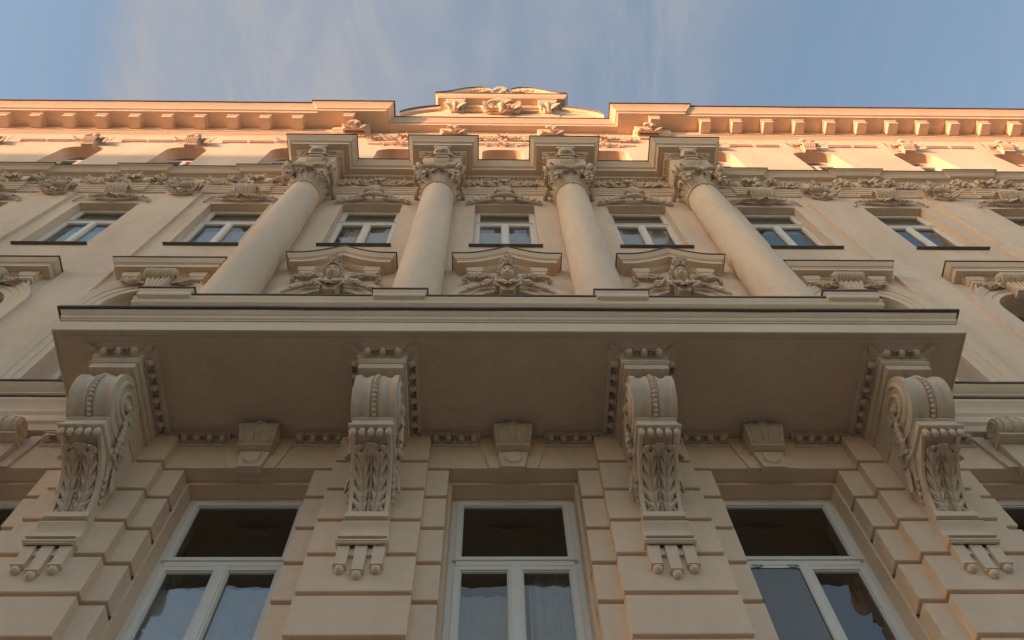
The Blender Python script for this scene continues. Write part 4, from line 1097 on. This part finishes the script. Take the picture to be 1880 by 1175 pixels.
# ------------------------------------------------------------------ attic storey and roof cornice
AB0, AB1 = 3.62, 4.33           # breaks above the outer columns
def roof_path():
    l = [(-XE, .04), (-AB1, .04), (-AB1, -.02), (-AB0, -.02), (-AB0, .30)]
    return l
bed = [(-.05, 24.28), (.03, 24.28), (.03, 24.36), (.05, 24.37), (.05, 24.44), (.085, 24.47), (.10, 24.50), (.10, 24.53), (.13, 24.55), (.13, 24.93), (-.05, 24.93)]
corona = [(-.05, 24.932), (.55, 24.932), (.55, 25.05), (.565, 25.055), (.565, 25.085), (.59, 25.09), (.60, 25.12), (.62, 25.16), (.66, 25.22), (.70, 25.27), (.72, 25.29), (.72, 25.33), (-.05, 25.33)]
rflash = [(-.05, 25.332), (.745, 25.332), (.75, 25.32), (.753, 25.375), (-.05, 25.42)]
for s in (-1, 1):
    P_ = roof_path() if s < 0 else [(-x, y) for x, y in reversed(roof_path())]
    rc = MB().sweep(P_, corona).build('roof_cornice', 'trim', B, smooth=25)
    MB().sweep(P_, bed).build('bed_moulding', 'trim', rc, smooth=25)
    MB().sweep(wavy(P_), rflash, lambda x: 2.2 * buckle(x * .7)).build('metal_flashing', 'flash', rc)
    xs = [5.38 + (.85 if s < 0 else .832) * i for i in range(15)]
    def modillion(x, y0=0):
        hw = .128; z1 = 24.93; z0 = 24.66
        m_ = MB(); m_.box(-hw, hw, y0 - .46, y0 - .1, z0, z1 - .085)
        m_.sweep([(-hw, y0 - .1), (-hw, y0 - .46), (hw, y0 - .46), (hw, y0 - .1)], [(-.02, z1 - .084), (.012, z1 - .084), (.012, z1 - .055), (.03, z1 - .03), (.034, z1 - .001), (-.02, z1 - .001)])
        return m_
    if s < 0: md = modillion(0).build('modillion', 'trim', rc, (-xs[0], .04, 0), 25)
    for i, x in enumerate(xs):
        if s < 0 and i == 0: continue
        clone(md, (s * x, .04, 0), rc)
    clone(md, (s * 4.03, -.02, 0), rc)
# recessed centre cornice
rp = [(-3.3, .02), (3.3, .02)]
cc = MB().sweep(rp, [(-.05, 24.90), (.05, 24.90), (.05, 24.955), (.235, 24.955), (.235, 25.07), (.25, 25.075), (.25, 25.10), (.27, 25.11), (.30, 25.18), (.345, 25.24), (.36, 25.26), (.36, 25.30), (-.05, 25.30)]).build('centre_cornice', 'trim', B, smooth=25)
MB().sweep(rp, [(-.05, 25.302), (.38, 25.302), (.386, 25.34), (-.05, 25.38)]).build('metal_flashing', 'flash', cc)
MB().sweep([(-3.0, 0), (3.0, 0)], [(-.05, 24.28), (.03, 24.28), (.03, 24.34), (.055, 24.36), (.055, 24.40), (-.05, 24.40)]).build('architrave', 'trim', cc, smooth=25)
MB().sweep([(-3.0, 0), (3.0, 0)], [(-.05, 23.62), (.03, 23.62), (.045, 23.66), (.045, 23.70), (-.05, 23.70)]).build('string_moulding', 'trim', cc, smooth=25)
cu = None
for x in CB:
    if cu is None: cu = frieze_unit(1.8, .46, 21).build('foliage_frieze', 'orn', cc, (x, -.02, 24.02), 60)
    else: clone(cu, (x, -.02, 24.02))
# attic pilaster heads above the columns
def attic_head():
    mb = MB(); hw = .30
    mb.sweep([(-hw, .02), (-hw, -.10), (hw, -.10), (hw, .02)], [(-.05, 24.45), (.0, 24.45), (.0, 24.56), (.03, 24.58), (.03, 24.64), (.06, 24.67), (.06, 24.72), (-.05, 24.72)])
    mb.box(-.2, .2, -.13, .02, 24.722, 24.86)
    shell(mb, (0, -.16, 24.42), .16, .26, 7, .10)
    for s in (-1, 1):
        mb.spiral((s * .2, -.14, 24.50), .08, 1.4, .028, -s, R(90), 'xz', 18, 6)
        mb.leaf((s * .14, -.12, 24.42), (s, -.1, -.2), (0, -1, 0), .22, .12, .35, .25, 3)
    mb.leaf((0, -.12, 24.45), (0, -.1, -1), (0, -1, 0), .3, .16, .3, .2, 3)
    return mb
ah = attic_head().build('pilaster_head', 'orn', B, (PX[0], 0, 0), 50)
for x in PX[1:]: clone(ah, (x, -.0 if abs(x) < 2 else -.10, 0))
# panel mouldings and leaf keystones above attic windows
def attic_crest():
    mb = MB()
    mb.box(-1.22, -.62, -.035, 0, 23.50, 23.56); mb.box(.62, 1.22, -.035, 0, 23.50, 23.56); mb.box(-1.22, -.62, -.055, 0, 23.5605, 23.60); mb.box(.62, 1.22, -.055, 0, 23.5605, 23.60)
    for i in range(7):
        x = -.12 + .04 * i; mb.tube([(x, -.02, 22.98), (x * 1.1, -.12, 23.10), (x * 1.2, -.18, 23.26), (x * 1.2, -.12, 23.40)], [.016, .026, .028, .014], 6)
    mb.frus(-.14, .14, -.08, .02, 22.96, -.19, .19, -.13, .02, 23.40)
    for s in (-1, 1):
        mb.spiral((s * .19, -.12, 23.36), .08, 1.5, .028, -s, R(90), 'xz', 20, 6)
        for i in range(4): mb.leaf((s * (.15 + .05 * i), -.04, 23.34 - .05 * i), (s, -.1, .4 - .4 * i), (0, -1, 0), .26, .12, .35, .25, 3)
        mb.leaf((s * .36, -.04, 23.42), (s, -.2, .3), (0, -1, 0), .22, .12, .4, .25, 3)
    shell(mb, (0, -.10, 23.30), .18, .26, 7, .10)
    return mb
ac = attic_crest().build('attic_window_crest', 'orn', B, (SB[0], 0, 0), 50)
for x in SB[1:]: clone(ac, (x, 0, 0))
def attic_crest_small():
    mb = MB()
    shell(mb, (0, -.03, 23.28), .14, .16, 7, .06)
    for s in (-1, 1):
        mb.leaf((s * .1, -.02, 23.32), (s, 0, .2), (0, -1, 0), .2, .1, .3, .2, 3); mb.ball((s * .38, -.03, 23.34), .05, (1, .8, 1)); mb.leaf((s * .38, -.03, 23.34), (s * .4, 0, 1), (0, -1, 0), .14, .08, .4, .2, 2); mb.leaf((s * .38, -.03, 23.34), (s, 0, .1), (0, -1, 0), .16, .08, .4, .2, 2)
    mb.box(-.8, .8, -.03, 0, 23.46, 23.52)
    return mb
ac = attic_crest_small().build('attic_window_crest', 'orn', B, (0, 0, 0), 50)
for x in CB[1:]: clone(ac, (x, 0, 0))

# ------------------------------------------------------------------ gable
G = empty('gable', B)
g = MB()
n = 30
def arcz(x): return 26.75 + 1.85 * math.sqrt(max(0, 1 - (x / 3.0) ** 2))
xs = [-2.95 + 5.9 * i / n for i in range(n + 1)]
poly = [(xs[0], 25.25)] + [(x, arcz(x)) for x in xs] + [(xs[-1], 25.25)]
g.plate(poly, -.02, .35); g.box(-1.70, 1.70, -.05, .30, 25.3, 28.55)
g.build('gable_wall', 'wall', G)
def arc_strip(o0, o1, z0, z1, name, mt):
    for s in (-1, 1):
        mb = MB(); vs = []
        X = [1.83 + (2.95 - 1.83) * i / 12 for i in range(13)]
        for x in X:
            for (o, dz) in ((o0, z0), (o1, z0), (o1 + .03, z1), (o0, z1)): vs.append((s * x, -o, arcz(x) + dz))
        mb.add(vs, [(i * 4 + j, i * 4 + 4 + j, i * 4 + 4 + (j + 1) % 4, i * 4 + (j + 1) % 4) for i in range(12) for j in range(4)] + [(0, 1, 2, 3), (48, 51, 50, 49)])
        mb.build(name, mt, G, smooth=25)
arc_strip(-.3, .10, -.16, .0, 'ramp_coping', 'trim'); arc_strip(-.3, .15, .002, .035, 'ramp_flashing', 'flash')
gp = [(-1.66, .30), (-1.66, -.09), (1.66, -.09), (1.66, .30)]
MB().sweep(gp, [(-.1, 28.20), (.03, 28.20), (.03, 28.27), (.05, 28.28), (.05, 28.40), (.09, 28.43), (.26, 28.43), (.26, 28.52), (.275, 28.525), (.275, 28.56), (.31, 28.60), (.34, 28.66), (.34, 28.70), (-.1, 28.70)]).build('gable_cornice', 'trim', G, smooth=25)
MB().sweep(gp, [(-.1, 28.702), (.36, 28.702), (.365, 28.75), (-.1, 28.78)]).build('metal_flashing', 'flash', G)
def swan(x):
    a = abs(x); t = max(0, min(1, (1.95 - a) / 1.15)); q = max(0, min(1, (.62 - a) / .34)); return 1.0 * (3 * t * t - 2 * t ** 3) - .32 * q * q
for s in (-1, 1):
    mb = MB(); vs = []; X = [2.0 - (2.0 - .30) * i / 18 for i in range(19)]
    for x in X:
        z = 28.755 + swan(x)
        for y, dz in ((-.40, -.12), (-.42, .0), (-.44, .05), (.25, .09), (.25, -.12)): vs.append((s * x, y, max(z + dz, 28.756 + max(0, dz) * .5)))
    mb.add(vs, [(i * 5 + j, i * 5 + 5 + j, i * 5 + 5 + (j + 1) % 5, i * 5 + (j + 1) % 5) for i in range(18) for j in range(5)] + [(0, 1, 2, 3, 4), (94, 93, 92, 91, 90)])
    mb.build('swan_neck_coping', 'trim', G, smooth=30)
    mb = MB(); vs = []
    for x in X:
        z = 28.80 + swan(x)
        for y, dz in ((-.47, .006), (-.47, .035), (.25, .08), (.25, .05)): vs.append((s * x, y, z + dz))
    mb.add(vs, [(i * 4 + j, i * 4 + 4 + j, i * 4 + 4 + (j + 1) % 4, i * 4 + (j + 1) % 4) for i in range(18) for j in range(4)] + [(0, 1, 2, 3), (75, 74, 73, 72)])
    mb.build('swan_neck_flashing', 'flash', G)
    mb = MB(); vs = []
    for x in X:
        z = 28.72 + swan(x); vs += [(s * x, -.22, 28.70), (s * x, -.22, z), (s * x, .2, z), (s * x, .2, 28.70)]
    mb.add(vs, [(i * 4 + j, i * 4 + 4 + j, i * 4 + 4 + (j + 1) % 4, i * 4 + (j + 1) % 4) for i in range(18) for j in range(4)] + [(0, 1, 2, 3), (75, 74, 73, 72)])
    mb.build('swan_neck_wall', 'wall', G, smooth=30)
    mb = MB(); c = (s * .46, -.42, 29.28)
    mb.spiral(c, .17, 1.6, .06, -s, R(90), 'xz', 26, 8)
    for i in range(6): mb.leaf((s * (.50 + .09 * i), -.36, 29.18 - .05 * i), (s * .8, -.2, .4 - .2 * (i % 2)), (0, -1, .2), .26, .16, .5, .25, 3, depth=.4)
    garland(mb, (s * .36, -.42, 29.02), (s * .70, -.40, 29.0), .04, .07, 8, 3 + s)
    mb.build('scroll_finial', 'orn', G, smooth=60)
    # side consoles
    mb = MB(); x = s * 1.38
    mb.frus(x - .10, x + .10, -.20, -.05, 27.55, x - .13, x + .13, -.30, -.05, 28.05)
    mb.sweep([(x - .19, -.05), (x - .19, -.22), (x + .19, -.22), (x + .19, -.05)], [(-.05, 28.06), (.0, 28.06), (.03, 28.16), (.07, 28.22), (.10, 28.30), (.10, 28.425), (-.05, 28.425)])
    for q in (-1, 1):
        mb.spiral((x + q * .13, -.27, 28.02), .09, 1.5, .03, -q, R(90), 'xz', 20, 6)
        for i in range(4): mb.leaf((x + q * .06, -.2, 27.85 - .1 * i), (q, -.1, -.5 + .3 * i), (0, -1, 0), .34, .15, .35, .25, 3)
    for i in range(6): mb.ball((x, -.27 + .02 * i, 27.95 - .11 * i), .08 - .006 * i, (1, 1, 1), 8, 6)
    mb.build('gable_console', 'orn', G, smooth=50)
# cartouche
mb = MB()
shell(mb, (0, -.16, 27.80), .42, .52, 13, .20); mb.ball((0, -.24, 27.74), .13, (1, .7, 1.1), 14, 10)
rnd = random.Random(77)
for i in range(26):
    a = rnd.uniform(0, 6.28); q = rnd.uniform(.08, .34); mb.leaf((q * math.cos(a), -.22, 27.66 + q * math.sin(a)), (math.cos(a), -.3, math.sin(a)), (0, -1, 0), .17, .10, .55, .3, 3, depth=.4)
for i in range(22): mb.ball((rnd.uniform(-.36, .36), -.26, 27.62 + rnd.uniform(-.22, .2)), rnd.uniform(.03, .06), nu=8, nv=6)
for s in (-1, 1):
    mb.spiral((s * .42, -.17, 27.85), .17, 1.7, .06, -s, R(90), 'xz', 28, 8)
    mb.spiral((s * .40, -.15, 27.45), .13, 1.5, .05, s, R(270), 'xz', 24, 7)
    garland(mb, (s * .1, -.22, 27.4), (s * .5, -.14, 27.6), .08, .09, 9, 30 + s)
    mb.tube([(s * .55, -.10, 27.62), (s * .8, -.10, 27.60), (s * 1.1, -.10, 27.63)], [.05, .06, .03], 6)
    for i in range(4): mb.leaf((s * .28, -.18, 27.9 - .17 * i), (s, -.1, .4 - .2 * i), (0, -1, 0), .36, .2, .4, .25, 3)
for i in range(5): mb.ball((0, -.3 + .02 * i, 27.5 - .1 * i), .11 - .01 * i, (1, 1, 1), 8, 6)
mb.build('cartouche', 'orn', G, smooth=60)
mb = MB(); shell(mb, (0, -.30, 28.95), .26, .50, 9, .20); mb.ball((0, -.38, 29.02), .14, (1, .8, 1), 10, 8)
for s in (-1, 1):
    mb.spiral((s * .2, -.35, 28.98), .12, 1.5, .05, -s, R(90), 'xz', 22, 7)
    garland(mb, (s * .12, -.36, 28.9), (s * .42, -.36, 28.9), .05, .07, 7, 50 + s)
mb.box(-.3, .3, -.34, .1, 28.78, 28.86)
mb.build('palmette_finial', 'orn', G, smooth=60)

# ------------------------------------------------------------------ houses across the street (behind the viewer)
def house(x0, x1, y0, y1, h, label):
    t = empty('street_house', None, ((x0 + x1) / 2, y0, 0)); L = (x1 - x0) / 2
    w = MB(); w.box(-L, L, y1 - y0, 0, 0, h); w.build('wall', 'opp', t)
    rf = MB(); rf.add([(-L, .3, h + .01), (L, .3, h + .01), (L, (y1 - y0) / 2, h + 2.2), (-L, (y1 - y0) / 2, h + 2.2), (L, y1 - y0, h + .01), (-L, y1 - y0, h + .01)], [(0, 1, 2, 3), (3, 2, 4, 5), (0, 3, 5), (1, 4, 2)]); rf.build('roof', 'roof', t)
    k = MB().sweep([(L, .0), (-L, .0)], [(-.02, h - .5), (.15, h - .5), (.15, h - .25), (.4, h - .2), (.45, h), (-.02, h)]).build('cornice', 'opp', t)
    nwin = int(2 * L / 3.2)
    for fl in range(int((h - 2) / 4)):
        mb = MB()
        for i in range(nwin):
            x = -L + (i + .5) * 2 * L / nwin; z = 2 + fl * 4; bars(mb, x - .6, x + .6, z, z + 2.1, .1, 0, .06)
            mb.box(x - .5, x + .5, .0, .02, z + .1, z + 2.0)
        o = mb.build('window_row', 'flash', t); o['kind'] = 'stuff'
    tag(t, label, 'house')
house(-85, -52, -20, -32, 26.8, 'tallest ochre house across the street behind the viewer, far left')
house(-51.9, -17, -20, -32, 24.9, 'tall ochre house across the street behind the viewer, to the left')
house(-16.8, 40, -22, -34, 9.0, 'low ochre house across the street behind the viewer, to the right')
